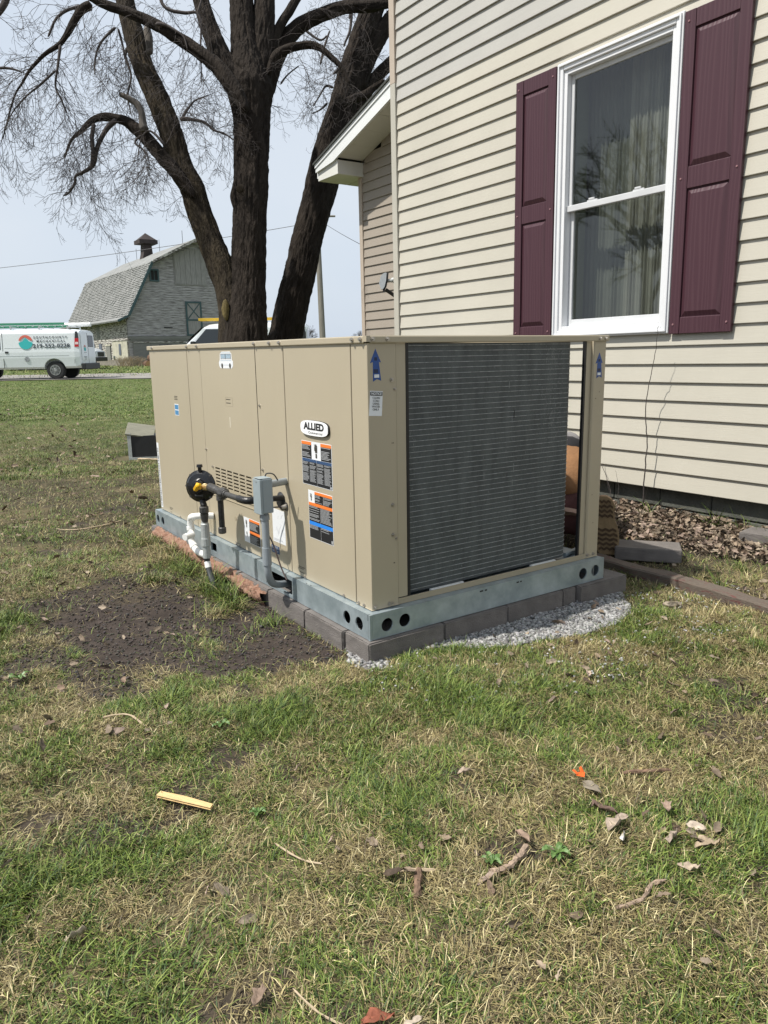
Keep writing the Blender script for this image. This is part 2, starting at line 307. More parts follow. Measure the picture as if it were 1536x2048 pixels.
def ground_cols(x, y):
    n1 = fb(x, y, 2.2, 4, 21)[:, None]; n2 = fb(x, y, 18, 3, 22)[:, None]; d = dirt(x, y)[:, None]; t = tdist(x, y)[:, None]
    base = np.array([.060, .050, .030])*(.6+.8*n2); straw = np.array([.16, .13, .07])*(.6+.8*n2); green = np.array([.085, .12, .030])*(.7+.6*n2)
    m = sm(n1, .42, .62); c = base*(1-.5*m)+straw*.5*m
    far = sm(t, 7, 16); c = c*(1-far)+(green*(1-.25*m)+straw*.25*m)*far
    soil = np.array([.047, .037, .031])*(.6+.9*n2); c = c*(1-d)+soil*d
    return np.where(gravel(x, y)[:, None], np.array([.2, .2, .195])*(.6+.8*n2), c)
def axis(lo, mid0, mid1, hi, st, far):
    a = [mid0]; s = st
    while a[0] > lo: s *= far; a.insert(0, a[0]-s)
    b = np.arange(mid0+st, mid1, st).tolist(); s = st; c = [b[-1]]
    while c[-1] < hi: s *= far; c.append(c[-1]+s)
    return np.array(a+b+c[1:])
gx = axis(-900, -3.0, 4.2, 900, .03, 1.07); gy = axis(-900, -3.2, 4.6, 1200, .03, 1.07)
GX, GY = np.meshgrid(gx, gy, indexing='ij'); X1, Y1 = GX.ravel(), GY.ravel(); Z1 = gz(X1, Y1)
ii = np.arange(len(gx)*len(gy)).reshape(len(gx), len(gy)); fq = np.stack([ii[:-1, :-1], ii[1:, :-1], ii[1:, 1:], ii[:-1, 1:]], -1).reshape(-1, 4)
GROUNDM = mat('lawn_soil', (1, 1, 1), .95, 0, .25, 35, .6, 60, attr=True, spec=.2)
me = npmesh('ground', np.stack([X1, Y1, Z1], -1), fq, ground_cols(X1, Y1), smooth=True)
setp(link('ground', me, GROUNDM), kind='structure')
# gravel drive where the vans stand
def strip(name, cen, wid, m, dz):
    mb = MB(); cen = np.array(cen); pr = None
    for i in range(len(cen)):
        d = cen[min(i+1, len(cen)-1)]-cen[max(i-1, 0)]; d = d/np.linalg.norm(d); n = np.array([-d[1], d[0]])
        ps = [cen[i]+n*wid*k for k in (-.5, -.25, 0, .25, .5)]; cur = [(p[0], p[1], float(gz(p[0], p[1]))+dz) for p in ps]
        if pr: [mb.quad(pr[k], pr[k+1], cur[k+1], cur[k]) for k in range(4)]
        pr = cur
    return setp(obj(name, mb, m), kind='structure')
DRIVE = mat('drive_gravel', (.23, .215, .195), .95, 0, .3, 2, .4, 30)
c0 = np.array([8.2, 34.2]); strip('gravel_drive', [c0+np.array([HR[0], HR[1]])*s for s in np.arange(-40, 60, 1.2)], 6.2, DRIVE, .03)
# ================================================================== HOUSE
WX, CO = 3.03, .1225; Z0 = .2297
house = thing('house', (WX, 0, 0), 'two-tone cream vinyl-sided farmhouse wall behind the tan unit, maroon shutters round one tall window', 'house', rx=-.0091)
WY0, WY1 = -4.5, 3.93     # extent of the main wall along y
def board(y0, y1, z, x, c=CO, cuts=()):
    """one clapboard course: butt at the bottom proud, returns under it; cuts=[(ya,yb)] leaves gaps"""
    mb = MB(); segs = []; a = y0
    for ca, cb in sorted(cuts):
        segs.append((a, ca)); a = cb
    segs.append((a, y1))
    for a, b in segs:
        if b-a < .01: continue
        pr = [(x-.0185, z), (x-.0195, z+.003), (x-.0035, z+c), (x-.0035, z+c+.006), (x+.004, z+c+.006), (x+.004, z+.002), (x-.017, z+.0005)]
        k = len(mb.v); n = len(pr)
        mb.v += [(px, a, pz) for px, pz in pr]+[(px, b, pz) for px, pz in pr]
        mb.f.append(tuple(range(k, k+n))); mb.f.append(tuple(range(k+2*n-1, k+n-1, -1)))
        for q in range(n): mb.f.append((k+q, k+(q+1) % n, k+n+(q+1) % n, k+n+q))
    return mb
WIN = (.838, 1.878, 1.290, 3.238)     # window outer y0,y1,z0,z1
prng = random.Random(3)
for k in range(43):
    z = Z0+CO*k; cuts = [(WIN[0]+.03, WIN[1]-.03)] if (z > WIN[2]+.01 and z+CO < WIN[3]-.03) else []
    m = SIDEG if k >= 27 else SIDE
    sp = {28: 2.75, 30: 2.75, 25: -.6, 14: -.9, 33: 1.6, 9: -1.4, 5: -.4, 18: 3.0, 22: 2.9}.get(k)
    o = obj('siding_board', board(WY0, WY1, z, WX, cuts=cuts) if not sp else board(sp, WY1, z, WX, cuts=[c for c in cuts if c[0] > sp]), m, house)
    if sp: obj('siding_board', board(WY0, sp+.02, z, WX-.0012, cuts=[c for c in cuts if c[1] < sp]), m, house)
ZT = Z0+CO*43
mb = MB().box(WX-.030, WX+.02, WY1+.008, WY1+.088, Z0-.01, ZT); mb.box(WX-.02, WX+.10, WY1+.02, WY1+.083, Z0-.01, ZT); obj('corner_post', mb, POST, house, bevel=.004)
obj('corner_post', MB().box(WX-.0315, WX+.02, WY1+.0075, WY1+.0885, 3.70, ZT), POSTB, house, bevel=.004, label='browner upper length of the corner post')
# walls behind the boards, side wall, foundation
mb = MB(); P = lambda u, v, d: (WX+.03+d, u, v)
mb.plate([WY0, WIN[0]+.06, WIN[1]-.06, WY1+.07], [Z0+.02, WIN[2]+.06, WIN[3]-.06, ZT], P, skip=[(1, 1)], th=.15)
obj('wall_sheathing', mb, ROOM, house)
mb = MB()
for k in range(43): mb.box(WX+.1, 9.5, WY1+.078, WY1+.09-.0003*k, Z0+CO*k, Z0+CO*k+CO-.004)
obj('side_wall', mb, POST, house)
mb = MB(); b0 = WY0
while b0 < WY1+.05:
    for zz, off in ((-.06, 0), (.142, .2)):
        mb.box(WX+.05, WX+.25, b0+off, b0+off+.392, zz-.05, zz+.142)
    b0 += .4
obj('foundation', mb, FOUND, house, bevel=.006)
obj('end_wall', MB().box(WX+.05, 9.5, WY0+.02, WY0+.12, 0, ZT), SIDE, house); obj('rear_wall', MB().box(9.4, 9.5, WY0+.13, WY1, 0, ZT), SIDE, house)
mb = MB().prism([(WX-.35, ZT-.02), (6.3, ZT+1.6), (9.9, ZT-.02), (9.9, ZT+.12), (6.3, ZT+1.75), (WX-.35, ZT+.14)], 'y', WY0-.3, WY1+.35); obj('roof', mb, SHING, house)
mb = MB().box(WX+.35, 5.2, WY0+.5, 3.2, Z0+.3, Z0+.32); mb.box(5.2, 5.25, WY0+.5, 3.2, Z0+.3, 4.2); mb.box(WX+.3, 5.2, WY0+.5, 3.2, 4.2, 4.22); mb.box(WX+.3, 5.2, 3.2, 3.22, Z0+.3, 4.2); mb.box(WX+.3, 5.2, WY0+.5, WY0+.52, Z0+.3, 4.2)
obj('room_interior', mb, ROOM, house)
# ------------------------------------------------ window
wa, wb, wc, wd = WIN
wf = obj('window', MB().box(WX+.02, WX+.03, wa+.06, wa+.07, wc+.06, wd-.06), WHITE, house)
def frame(x0, x1, a, b, c, d, w, wt=None, wbm=None):
    wt = wt or w; wbm = wbm or w; mb = MB()
    mb.box(x0, x1, a, a+w, c, d); mb.box(x0, x1, b-w, b, c, d); mb.box(x0, x1, a+w, b-w, c, c+wbm); mb.box(x0, x1, a+w, b-w, d-wt, d); return mb
obj('casing', frame(WX-.045, WX+.02, wa, wb, wc, wd, .055), WHITE, wf, bevel=.006)
obj('casing_lip', frame(WX-.058, WX-.043, wa+.012, wb-.012, wc+.012, wd-.012, .014), WHITE, wf, bevel=.003)
obj('jamb', frame(WX-.030, WX+.06, wa+.056, wb-.056, wc+.056, wd-.056, .030, .03, .03), WHITE, wf, bevel=.003)
i0, i1, j0, j1 = wa+.087, wb-.087, wc+.087, wd-.087; ZM = 2.232
obj('upper_sash', frame(WX+.012, WX+.035, i0, i1, ZM-.02, j1, .030, .034, .045), SASH, wf, bevel=.003)
obj('lower_sash', frame(WX+.037, WX+.066, i0, i1, j0, ZM+.028, .034, .03, .05), SASH, wf, bevel=.003)
mb = MB().box(WX-.004, WX+.011, i0+.002, i1-.002, ZM-.022, ZM+.022); obj('meeting_rail', mb, SASH, wf, bevel=.004)
for yy in (1.16, 1.56):
    mb = MB().box(WX+.002, WX+.012, yy-.045, yy+.045, ZM+.0225, ZM+.032); mb.box(WX+.0, WX+.01, yy-.02, yy+.03, ZM+.033, ZM+.046); obj('sash_lock', mb, SASH, wf, bevel=.002)
obj('glass_pane', MB().box(WX+.022, WX+.025, i0+.03, i1-.03, ZM+.02, j1-.03), GLASS, wf); obj('glass_pane', MB().box(WX+.050, WX+.053, i0+.03, i1-.03, j0+.05, ZM), GLASS, wf)
def curtain(y0, y1, x, z0, z1, pleats, amp, seed, mt):
    r = random.Random(seed); n = pleats*8; ys = [y0+(y1-y0)*i/n for i in range(n+1)]; mb = MB(); ph = 0; X = []
    for i in range(n+1): ph += .785*(.6+.8*r.random()); X.append(x+amp*math.sin(ph)*(.6+.4*math.sin(i*.21)))
    for i in range(n):
        for a, b in ((z0, (z0+z1)/2), ((z0+z1)/2, z1)): 
            s0 = 1 if a == z0 else .8; s1 = .8 if a == z0 else .6
            mb.quad((x+(X[i]-x)*s0, ys[i], a), (x+(X[i+1]-x)*s0, ys[i+1], a), (x+(X[i+1]-x)*s1, ys[i+1], b), (x+(X[i]-x)*s1, ys[i], b))
    return mb
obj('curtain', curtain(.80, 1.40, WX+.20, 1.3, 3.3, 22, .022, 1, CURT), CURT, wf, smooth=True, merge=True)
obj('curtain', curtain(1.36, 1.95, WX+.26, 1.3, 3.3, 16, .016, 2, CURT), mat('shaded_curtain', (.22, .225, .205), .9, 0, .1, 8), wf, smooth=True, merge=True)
obj('inner_reveal', MB().box(WX+.07, WX+.19, wb-.10, wb-.06, wc+.06, wd-.06), CURTG, wf)
# ------------------------------------------------ shutters
def shutter(y0, y1, z0, z1, zr0, zr1, label):
    x1 = WX-.0225; x0 = x1-.022
    s = obj('shutter', MB().box(x0+.012, x1, y0, y1, z0, z1), MARP, house, label=label)
    sw = .075; tr = .105; mb = MB()
    mb.box(x0-.004, x0+.011, y0, y0+sw, z0, z1); mb.box(x0-.004, x0+.011, y1-sw, y1, z0, z1)
    obj('stile', mb, MAROON, s, bevel=.003)
    for a, b in ((z0, z0+tr), (zr0, zr1), (z1-tr, z1)): obj('rail', MB().box(x0-.0015, x0+.011, y0+sw+.002, y1-sw-.002, a, b), MAROON, s, bevel=.003)
    for a, b in ((z0+tr+.004, zr0-.004), (zr1+.004, z1-tr-.004)):
        mb = MB(); ya, yb = y0+sw+.004, y1-sw-.004; g = .032; xo, xi = x0+.012, x0-.003
        o4 = [(xo, ya, a), (xo, yb, a), (xo, yb, b), (xo, ya, b)]; i4 = [(xi, ya+g, a+g), (xi, yb-g, a+g), (xi, yb-g, b-g), (xi, ya+g, b-g)]
        for q in range(4): mb.quad(o4[q], o4[(q+1) % 4], i4[(q+1) % 4], i4[q])
        mb.quad(*i4); obj('raised_panel', mb, MAROON, s)
    for zz in (z0+.06, (zr0+zr1)/2, z1-.06):
        for yy in (y0+.03, y1-.03): obj('screw', MB().tube([(x0-.0045, yy, zz), (x0-.009, yy, zz)], [.007, .005], 10), mat('screw_maroon', (.28, .15, .16), .4, 0, 0) if 'screw_maroon' not in bpy.data.materials else bpy.data.materials['screw_maroon'], s)
shutter(1.888, 2.300, 1.285, 3.232, 2.185, 2.315, 'shutter on the left of the window')
shutter(.388, .828, 1.285, 3.222, 2.185, 2.315, 'shutter on the right of the window')
# ------------------------------------------------ wing with gable, eave return and rake
VX = 4.60; WE = 6.95
for k in range(36):
    z = Z0+CO*k; yh = min(WE, 7.47-(z+.07+.165-3.835)/.305)
    obj('siding_board', board(WY1+.10, yh, z, VX), SIDEW, house)
obj('corner_post', MB().box(VX-.028, VX+.05, WE+.006, WE+.086, Z0, 3.66), POSTB, house, bevel=.004)
obj('wing_wall', MB().box(VX+.03, 9.3, WE-.05, WE+.07, 0, 3.9).box(VX+.03, VX+.06, WY1+.1, WE-.06, 0, 3.9).box(9.2, 9.3, WY1+.1, WE-.05, 0, 3.9), SIDEW, house)
obj('wing_foundation', MB().box(VX+.04, VX+.24, WY1+.12, WE-.06, -.2, Z0), FOUND, house)
# rake: ridge along x, slope falls towards +y
FX = 4.15; ye, ze = 7.47, 3.835; sp = .305; yt = WY1+.12
def rl(y): return ze+(ye-y)*sp
obj('rake_fascia', MB().prism([(ye, ze), (yt, rl(yt)), (yt, rl(yt)-.19), (7.0, rl(7.0)-.19), (ye, ze-.10)], 'x', FX, FX+.03), FASC, house, bevel=.003)
obj('rake_trim', MB().prism([(ye+.004, ze+.002), (yt, rl(yt)), (yt, rl(yt)-.045), (ye+.004, ze-.045)], 'x', FX-.012, FX-.0005), FASC, house, bevel=.003)
mb = MB()
for q in range(9):
    a = yt+(6.95-yt)*q/9; b = yt+(6.95-yt)*(q+1)/9-.004
    mb.prism([(a, rl(a)-.165), (b, rl(b)-.165), (b, rl(b)-.15), (a, rl(a)-.15)], 'x', FX+.031, VX-.004)
obj('rake_soffit', mb, SOFFIT, house)
obj('eave_return', MB().box(FX+.031, VX+.05, 6.93, ye-.01, 3.62, 3.80), SOFFIT, house, bevel=.003)
mb = MB()
for q in range(4): mb.box(VX+.06+q*1.2, VX+.06+q*1.2+1.18, WE+.09, ye-.01, 3.62, 3.64)
obj('eave_soffit', mb, SOFFIT, house)
obj('eave_fascia', MB().box(FX+.035, 9.4, ye-.008, ye+.02, 3.66, 3.80), FASC, house)
obj('roof_shingles', MB().prism([(ye+.03, ze-.005), (yt, rl(yt)+.003), (yt, rl(yt)+.03), (ye+.03, ze+.022)], 'x', FX-.03, 9.5), SHING, house)
# ------------------------------------------------ signal box on its arm, beyond the house corner
lt = thing('antenna_arm', (3.95, 5.10, 1.8), 'small grey receiver box on a dark arm poking out past the house corner', 'antenna')
p0 = at(772, 562, 8.7); p1 = at(796, 596, 8.75); p2 = at(771, 579, 8.72)
def slab_px(poly, t, th):
    a = [at(x, y, t) for x, y in poly]; q = MB(); n = len(a); d = np.array([HF[0], HF[1], 0])*th; q.v = [tuple(p) for p in a]+[tuple(p+d) for p in a]; q.f = [tuple(range(n)), tuple(range(2*n-1, n-1, -1))]+[(k, (k+1) % n, n+(k+1) % n, n+k) for k in range(n)]; return q
obj('receiver_box', slab_px([(770.5, 545.5), (772.5, 546), (771.5, 560), (768.5, 573), (766, 577), (762.5, 577.8), (760, 569), (758.7, 567), (762, 553), (766, 548)], 8.66, .05), mat('pale_receiver', (.36, .39, .41), .45, 0, .1, 30), lt, bevel=.004)
obj('back_cover', slab_px([(772.7, 546), (776.6, 546.5), (775.2, 558), (772.8, 571), (767.5, 583), (766, 578.5), (769.5, 573), (772, 560)], 8.68, .08), BUMP, lt, bevel=.004)
obj('feed_horn', MB().tube([at(775, 560, 8.7), at(784, 562, 8.7)], [.014, .020], 12).tube([at(784, 562, 8.7), at(788, 559, 8.7)], [.032, .030], 14), PVCG, lt)
obj('arm', MB().tube([p2, p1, p1+(p1-p2)*2.6], .021, 8), BUMP, lt)
# ================================================================== PACKAGED UNIT
U = thing('packaged_air_conditioner', (0.0, 0.0, .08), 'large tan rooftop-style air conditioner with exposed dark coil on a galvanised base beside the house', 'air conditioner')
UX, UY, ZB, ZT2 = 1.384, 2.60, .185, 1.225      # unit footprint, cabinet bottom/top
o = .035
PL = lambda u, v, d: (o+d, u, v)
def panel(y0, y1, nm='side_panel'):
    return obj(nm, MB().box(o, o+.03, y0+.0018, y1-.0018, ZB+.004, ZT2), TAN, U, bevel=.003)
panel(1.905, 2.575); panel(1.70, 1.903)
# vented panel
ub = [1.002]; us = []
for q in range(6): ub += [1.112+q*.0805, 1.112+q*.0805+.064]
ub += [1.698]; vb = [ZB+.004]; 
for q in range(6): vb += [.484+q*.0185, .484+q*.0185+.0105]
vb += [ZT2]; sk = [(1+2*i, 1+2*j) for i in range(6) for j in range(6)]
vp = obj('vent_panel', MB().plate(ub, vb, PL, skip=sk, th=.006), TAN, U)
mb = MB()
for j in range(7): mb.quad((o+.007, 1.09, .470+j*.0185), (o+.007, 1.62, .470+j*.0185), (o+.019, 1.62, .481+j*.0185), (o+.019, 1.09, .481+j*.0185))
obj('louvre_blades', mb, TAN2, vp); obj('vent_back', MB().box(o+.03, o+.035, 1.0, 1.70, ZB, ZT2), DARK, vp)
obj('vent_lip', MB().box(o-.004, o-.0005, 1.05, 1.64, .447, .449).box(o-.004, o-.0005, 1.05, 1.64, .4245, .4255), TAN2, vp)
panel(.711, 1.0); panel(.152, .709)
obj('corner_post', MB().prism([(o, o), (.165, o), (.165, o+.02), (o+.02, o+.02), (o+.02, .148), (o, .148)], 'z', ZB+.004, ZT2), TAN, U, bevel=.003)
obj('coil_side_strip', MB().box(.1665, .214, o+.004, o+.02, ZB+.03, ZT2), TAN, U, bevel=.002)
obj('gasket', MB().box(.2145, .226, o+.002, o+.03, ZB+.028, ZT2), BLACK, U)
rp_ = MB().prism([(1.292, o), (1.372, o), (1.372, o+.09), (1.366, o+.09), (1.366, o+.006), (1.292, o+.006)], 'z', ZB+.004, ZT2)
rp_.box(1.248, 1.2915, o+.012, o+.018, ZB+.004, ZT2); rp_.box(1.286, 1.2915, o+.001, o+.0115, ZB+.004, ZT2); obj('corner_post', rp_, TAN, U, bevel=.002)
obj('gasket', MB().box(1.236, 1.2475, o+.008, o+.022, ZB+.02, ZT2), BLACK, U)
# back and far walls
obj('end_panel', MB().box(o+.02, 1.37, 2.565, 2.585, ZB+.004, ZT2), TAN, U); obj('rear_panel', MB().box(1.36, 1.372, 1.0, 2.56, ZB+.004, ZT2), TAN, U)
obj('inner_bulkhead', MB().box(o+.04, 1.19, .98, .99, ZB, ZT2).box(.09, .1, .1, .98, ZB, ZT2), DARK, U)
obj('top_cover', MB().box(o+.03, 1.36, o+.03, 2.57, 1.236, 1.252), TAN, U)
def lip(nm, a, b, c, d): return obj(nm, MB().box(a, b, c, d, 1.224, 1.2505), TAN, U, bevel=.004)
lip('top_rim', .026, .0345, .047, 2.592); lip('top_rim', .044, 1.384, .026, .0345); lip('top_rim', .026, 1.384, 2.584, 2.592); lip('top_rim', 1.376, 1.384, .036, 2.583)
obj('top_rim_corner', MB().prism([(.0262, .047), (.0295, .0295), (.044, .0262), (.052, .04), (.04, .05)], 'z', 1.229, 1.2503), TAN, U)
# coil: L shaped slab with a rounded corner
def coilpath(off, r=.065):
    xr = 1.198-off; yf = .062+off; r = r-off; c = (xr-r, yf+r); p = [(.215, yf)]+[(c[0]+r*math.sin(a), c[1]-r*math.cos(a)) for a in np.linspace(0, math.pi/2, 9)]+[(xr, .97)]
    return p
CZ0, CZ1 = .215, 1.222
mb = MB(); pa = coilpath(0); pb = coilpath(.045, .065)
for i in range(len(pa)-1):
    a, b, c, d = pa[i], pa[i+1], pb[i+1], pb[i]
    mb.quad((*a, CZ0), (*b, CZ0), (*b, CZ1), (*a, CZ1)); mb.quad((*b, CZ0), (*a, CZ0), (*d, CZ0), (*c, CZ0)); mb.quad((*c, CZ0), (*d, CZ0), (*d, CZ1), (*c, CZ1)); mb.quad((*a, CZ1), (*b, CZ1), (*c, CZ1), (*d, CZ1))
coil = obj('condenser_coil', mb, FIN, U)
mb = MB(); NT = 46; pc = coilpath(-.0022); pd = coilpath(.001)
for k in range(NT):
    z = CZ0+.012+(CZ1-CZ0-.02)*k/(NT-1); h = .0009
    for i in range(len(pc)-1):
        a, b = pc[i], pc[i+1]; c, d = pd[i+1], pd[i]
        mb.quad((*a, z-h), (*b, z-h), (*b, z+h), (*a, z+h)); mb.quad((*a, z+h), (*b, z+h), (*c, z+h*1.2), (*d, z+h*1.2)); mb.quad((*d, z-h*1.2), (*c, z-h*1.2), (*b, z-h), (*a, z-h))
obj('coil_tubes', mb, TUBE, coil, kind='stuff')
r = random.Random(4); mb = MB(); BENT = mat('bent_fins', (.24, .26, .27), .45, .4, .3, 200)
for q in range(300):
    if q < 180: x = min(1.11, r.gauss(1.05, .035)); z = r.choice([r.gauss(1.16, .03), r.gauss(.98, .09), r.gauss(.9, .05)])
    elif q < 230: x = r.uniform(.23, .27); z = r.uniform(.3, .9)
    else: x = r.uniform(.25, 1.1); z = r.uniform(.25, 1.2)
    if not (CZ0+.02 < z < CZ1-.02): continue
    h = r.uniform(.003, .010); mb.quad((x, .0605, z), (x+.0016, .0605, z), (x+.0016, .0605, z+h), (x, .0605, z+h))
for (x, z, h) in ((.78, 1.03, .03), (.80, .88, .03), (.64, .65, .03), (.815, .66, .04), (.81, .60, .03), (.47, .70, .01)): mb.quad((x, .0603, z), (x+.003, .0603, z), (x+.003, .0603, z+h), (x, .0603, z+h))
obj('bent_fin_marks', mb, BENT, coil, kind='stuff')
obj('coil_scratch', MB().box(.812, .8145, .0585, .0603, .90, .935), BLACK, coil)
# bottom pan and rails
obj('drain_pan', MB().box(.04, 1.36, .045, 2.55, .186, .192), GALV, U)
obj('pan_lip', MB().box(.166, 1.29, o+.002, o+.006, .1865, .212), TAN2, U, bevel=.001)
for a, b in ((.34, .52), (.93, 1.09)): obj('coil_support', MB().box(a, b, .046, .058, .2005, .214), PVC, U)
obj('pan_rear_rib', MB().tube([(1.21, .10, .205), (1.35, .14, .205)], .012, 10), GALV, U)
mb = MB()
def cells(brk, holes, P, z0, z1, r_, rects):
    for i in range(len(brk)-1):
        a, b = brk[i], brk[i+1]; h = [q for q in holes if a < q < b]; rc = [q for q in rects if abs(q[0]-a) < 1e-6 and abs(q[1]-b) < 1e-6]
        if h: mb.ringcell(a, b, z0, z1, h[0], .130, r_, P, .006)
        elif rc: mb.plate([a, b], [z0, rc[0][2], rc[0][3], z1], P, skip=[(0, 1)], th=.01)
        else: mb.plate([a, b], [z0, z1], P)
P1 = lambda u, v, d: (u, d, v)
cells([0, .04, .10, .108, .182, .20, 1.25, 1.262, 1.318, 1.33, UX], [.074, .145, 1.2905, 1.352], P1, .08, .185, .027, []) if False else None
cells([.012, .045, .118, .132, .205, 1.205, 1.262, 1.2925, 1.352, 1.372], [.0825, .169, 1.2335, 1.322], P1, .08, .185, .0275, [])
mb.box(.008, 1.376, .002, .05, .1805, .185); mb.box(.008, 1.376, .002, .03, .08, .083); mb.box(1.3725, 1.384, 0, .05, .08, .185)
obj('front_rail', mb, GALV, U)
mb = MB(); P2 = lambda u, v, d: (d, u, v)
cells([.012, .040, .118, .133, .212, .650, .922, 1.548, 1.628, 2.41, 2.498, 2.506, 2.594], [.079, .1725, 2.454, 2.55], P2, .08, .185, .0275, [(.650, .922, .092, .166), (1.548, 1.628, .108, .158)])
mb.box(.002, .05, .008, UY, .1806, .1852); mb.box(.002, .03, .008, UY, .08, .083); mb.box(.0, .05, UY-.006, UY, .084, .18)
obj('side_rail', mb, GALV, U)
obj('rail_corner', MB().prism([(.0, .0), (.012, .0), (.012, .003), (.003, .012), (0, .012)], 'z', .0802, .1848), GALV, U, bevel=.001)
obj('rail_joint', MB().box(-.0006, .010, .0125, .0145, .16, .1857), BLACK, U)
obj('rear_rail', MB().box(1.374, 1.384, .06, UY, .08, .185).box(.01, 1.384, UY-.012, UY-.007, .081, .184), GALV, U)
mb = MB().box(.05, 1.32, .20, .21, .082, .18).box(.10, .11, .23, 2.5, .082, .18); obj('rail_inner', mb, DARK, U)
mb = MB().box(.30, .75, .02, .08, .10, .105)
obj('rail_stamp', MB().box(.571, .590, -.0012, -.0002, .168, .174).box(.60, .612, -.0012, -.0002, .168, .174).box(.79, .805, -.0012, -.0002, .167, .173).box(.812, .822, -.0012, -.0002, .167, .173), BLACK, U)
# screws: part each, shared mesh
sb = MB().tube([(0, 0, 0), (-.004, 0, 0)], [.0085, .0085], 12).tube([(-.004, 0, 0), (-.010, 0, 0)], [.0052, .0048], 6); sme = bpy.data.meshes.new('screw'); sme.from_pydata(sb.v, [], sb.f)
def screw(x, y, z, front=False, s=1, par=U):
    ob = link('screw', sme, None if sme.materials else STEEL, par); rt = rootof(par)
    ob.location = Vector((x, y, z))-rt.location; ob.scale = (s, s, s)
    if front: ob.rotation_euler = (0, 0, math.pi/2)
for y, z in ((2.48, 1.237), (1.867, 1.237), (1.714, 1.237), (.982, 1.238), (.821, 1.238), (.722, 1.238), (.12, 1.238), (.063, 1.238)): screw(.0255, y, z)
for y, z in ((1.69, .674), (1.61, .585), (.971, .951), (.971, .642)): screw(.035, y, z, s=.8)
for x, z in ((.055, 1.239), (.121, 1.239), (1.318, 1.237), (1.357, 1.237)): screw(x, .0255, z, True)
for x, z in ((.144, 1.088), (.142, .604), (.142, .483), (.120, .201), (.05, .200), (1.300, .205), (1.342, .205)): screw(x, .035, z, True, .95)
for x, z in ((.158, 1.053), (.157, .466), (.135, .2)): screw(x, .035, z, True, .7)
for y in (.245, .58, 1.30, 1.34, 2.2, .09, .13): screw(.035, y, .197, s=.8)
for y, z in ((1.2, .192), (1.1, .192), (.52, .19), (.48, .19)): obj('rail_hole', MB().box(.006, .010, y, y+.008, .1853, .186), BLACK, U)
mb = MB()
for x, z in ((.141, .845), (.147, .845), (.142, .365), (.146, .365), (1.312, .96), (1.335, .99), (1.315, .50), (1.33, .36)): mb.box(x, x+.003, o-.0006, o-.0001, z, z+.004)
obj('post_holes', mb, BLACK, U); obj('dented_knockout', MB().tube([(o-.0015, 1.339, .337), (o, 1.339, .337)], .011, 14), TAN2, U)
# ------------------------------------------------ flat print helpers
def text(body, size, m, parent, ux, vy, origin, name='lettering', align='CENTER', bold=0, ext=.0006, sx=1, space=1):
    c = bpy.data.curves.new(name, 'FONT'); c.body = body; c.size = size; c.align_x = align; c.align_y = 'CENTER'; c.extrude = ext; c.offset = bold; c.space_character = space; c.resolution_u = 3
    t = bpy.data.objects.new(name, c); COL.objects.link(t); bpy.context.view_layer.update()
    me = bpy.data.meshes.new_from_object(t.evaluated_get(bpy.context.evaluated_depsgraph_get())); bpy.data.objects.remove(t); bpy.data.curves.remove(c)
    me.materials.clear(); ob = link(name, me, m, parent)
    ux = Vector(ux).normalized(); vy = Vector(vy).normalized(); n = ux.cross(vy)
    R_ = Matrix((ux*sx, vy, n)).transposed().to_4x4(); R_.translation = Vector(origin)-(rootof(parent).location if parent else Vector())
    ob.matrix_local = R_; return ob
def Lp(y0, y1, z0, z1, x0=o-.0006, x1=o-.0001): return MB().box(x0, x1, y0, y1, z0, z1)
def sticker(nm, y0, y1, z0, z1, m, label, par=U): return obj(nm, Lp(y0, y1, z0, z1), m, par, label=label)
def rows(mb, y0, y1, z0, z1, n, seed, lo=.6, x=o-.0017, h=.4):   # rows of unreadable fine print
    r = random.Random(seed); dz = (z1-z0)/n; short = False
    for k in range(n):
        if r.random() < .12: continue
        wl = r.uniform(lo, 1); mb.quad((x, y1, z1-dz*k), (x, y1-(y1-y0)*wl, z1-dz*k), (x, y1-(y1-y0)*wl, z1-dz*(k+h)), (x, y1, z1-dz*(k+h)))
def hand(mb, cy, cz, s, x=o-.0018):
    def B(a, b, c, d): mb.quad((x, cy-s*a, cz+s*c), (x, cy-s*b, cz+s*c), (x, cy-s*b, cz+s*d), (x, cy-s*a, cz+s*d))
    for k, (l) in enumerate((.9, 1.0, .95, .8)): B(-.3+.16*k, -.18+.16*k, .1, l)
    B(-.3, .3, -.25, .15); B(-.2, .2, -1.0, -.35); B(-.5, -.35, 0, .5); mb.quad((x, cy+s*.55, cz+s*1.0), (x, cy+s*.48, cz+s*1.0), (x, cy+s*.3, cz+s*.2), (x, cy+s*.38, cz+s*.2))
# first warning label
w1 = sticker('warning_label', .312, .569, .6315, .8225, LAB_W, 'upper warning label with orange corners and a hand symbol')
X2 = (o-.0012, o-.0007)
obj('label_panel', Lp(.4815, .566, .7475, .820, *X2).box(X2[0], X2[1], .315, .4015, .7475, .820).box(X2[0], X2[1], .4415, .566, .634, .733).box(X2[0], X2[1], .315, .4395, .634, .733), LAB_K, w1)
obj('label_header', Lp(.482, .566, .807, .8202, o-.0016, o-.0012).box(o-.0016, o-.0012, .315, .4015, .807, .8202), LAB_O, w1)
obj('label_band', Lp(.4415, .566, .7335, .746, *X2).box(X2[0], X2[1], .315, .4395, .7335, .746), LAB_B, w1)
mb = MB(); rows(mb, .486, .562, .752, .805, 10, 1); rows(mb, .320, .398, .752, .805, 10, 2)
for a, b, sd in ((.506, .563, 3), (.445, .500, 4), (.382, .436, 5), (.319, .376, 6)): rows(mb, a, b, .646, .731, 21, sd, .7)
mb.box(o-.0019, o-.0016, .318, .330, .636, .646); obj('fine_print', mb, PRINT, w1)
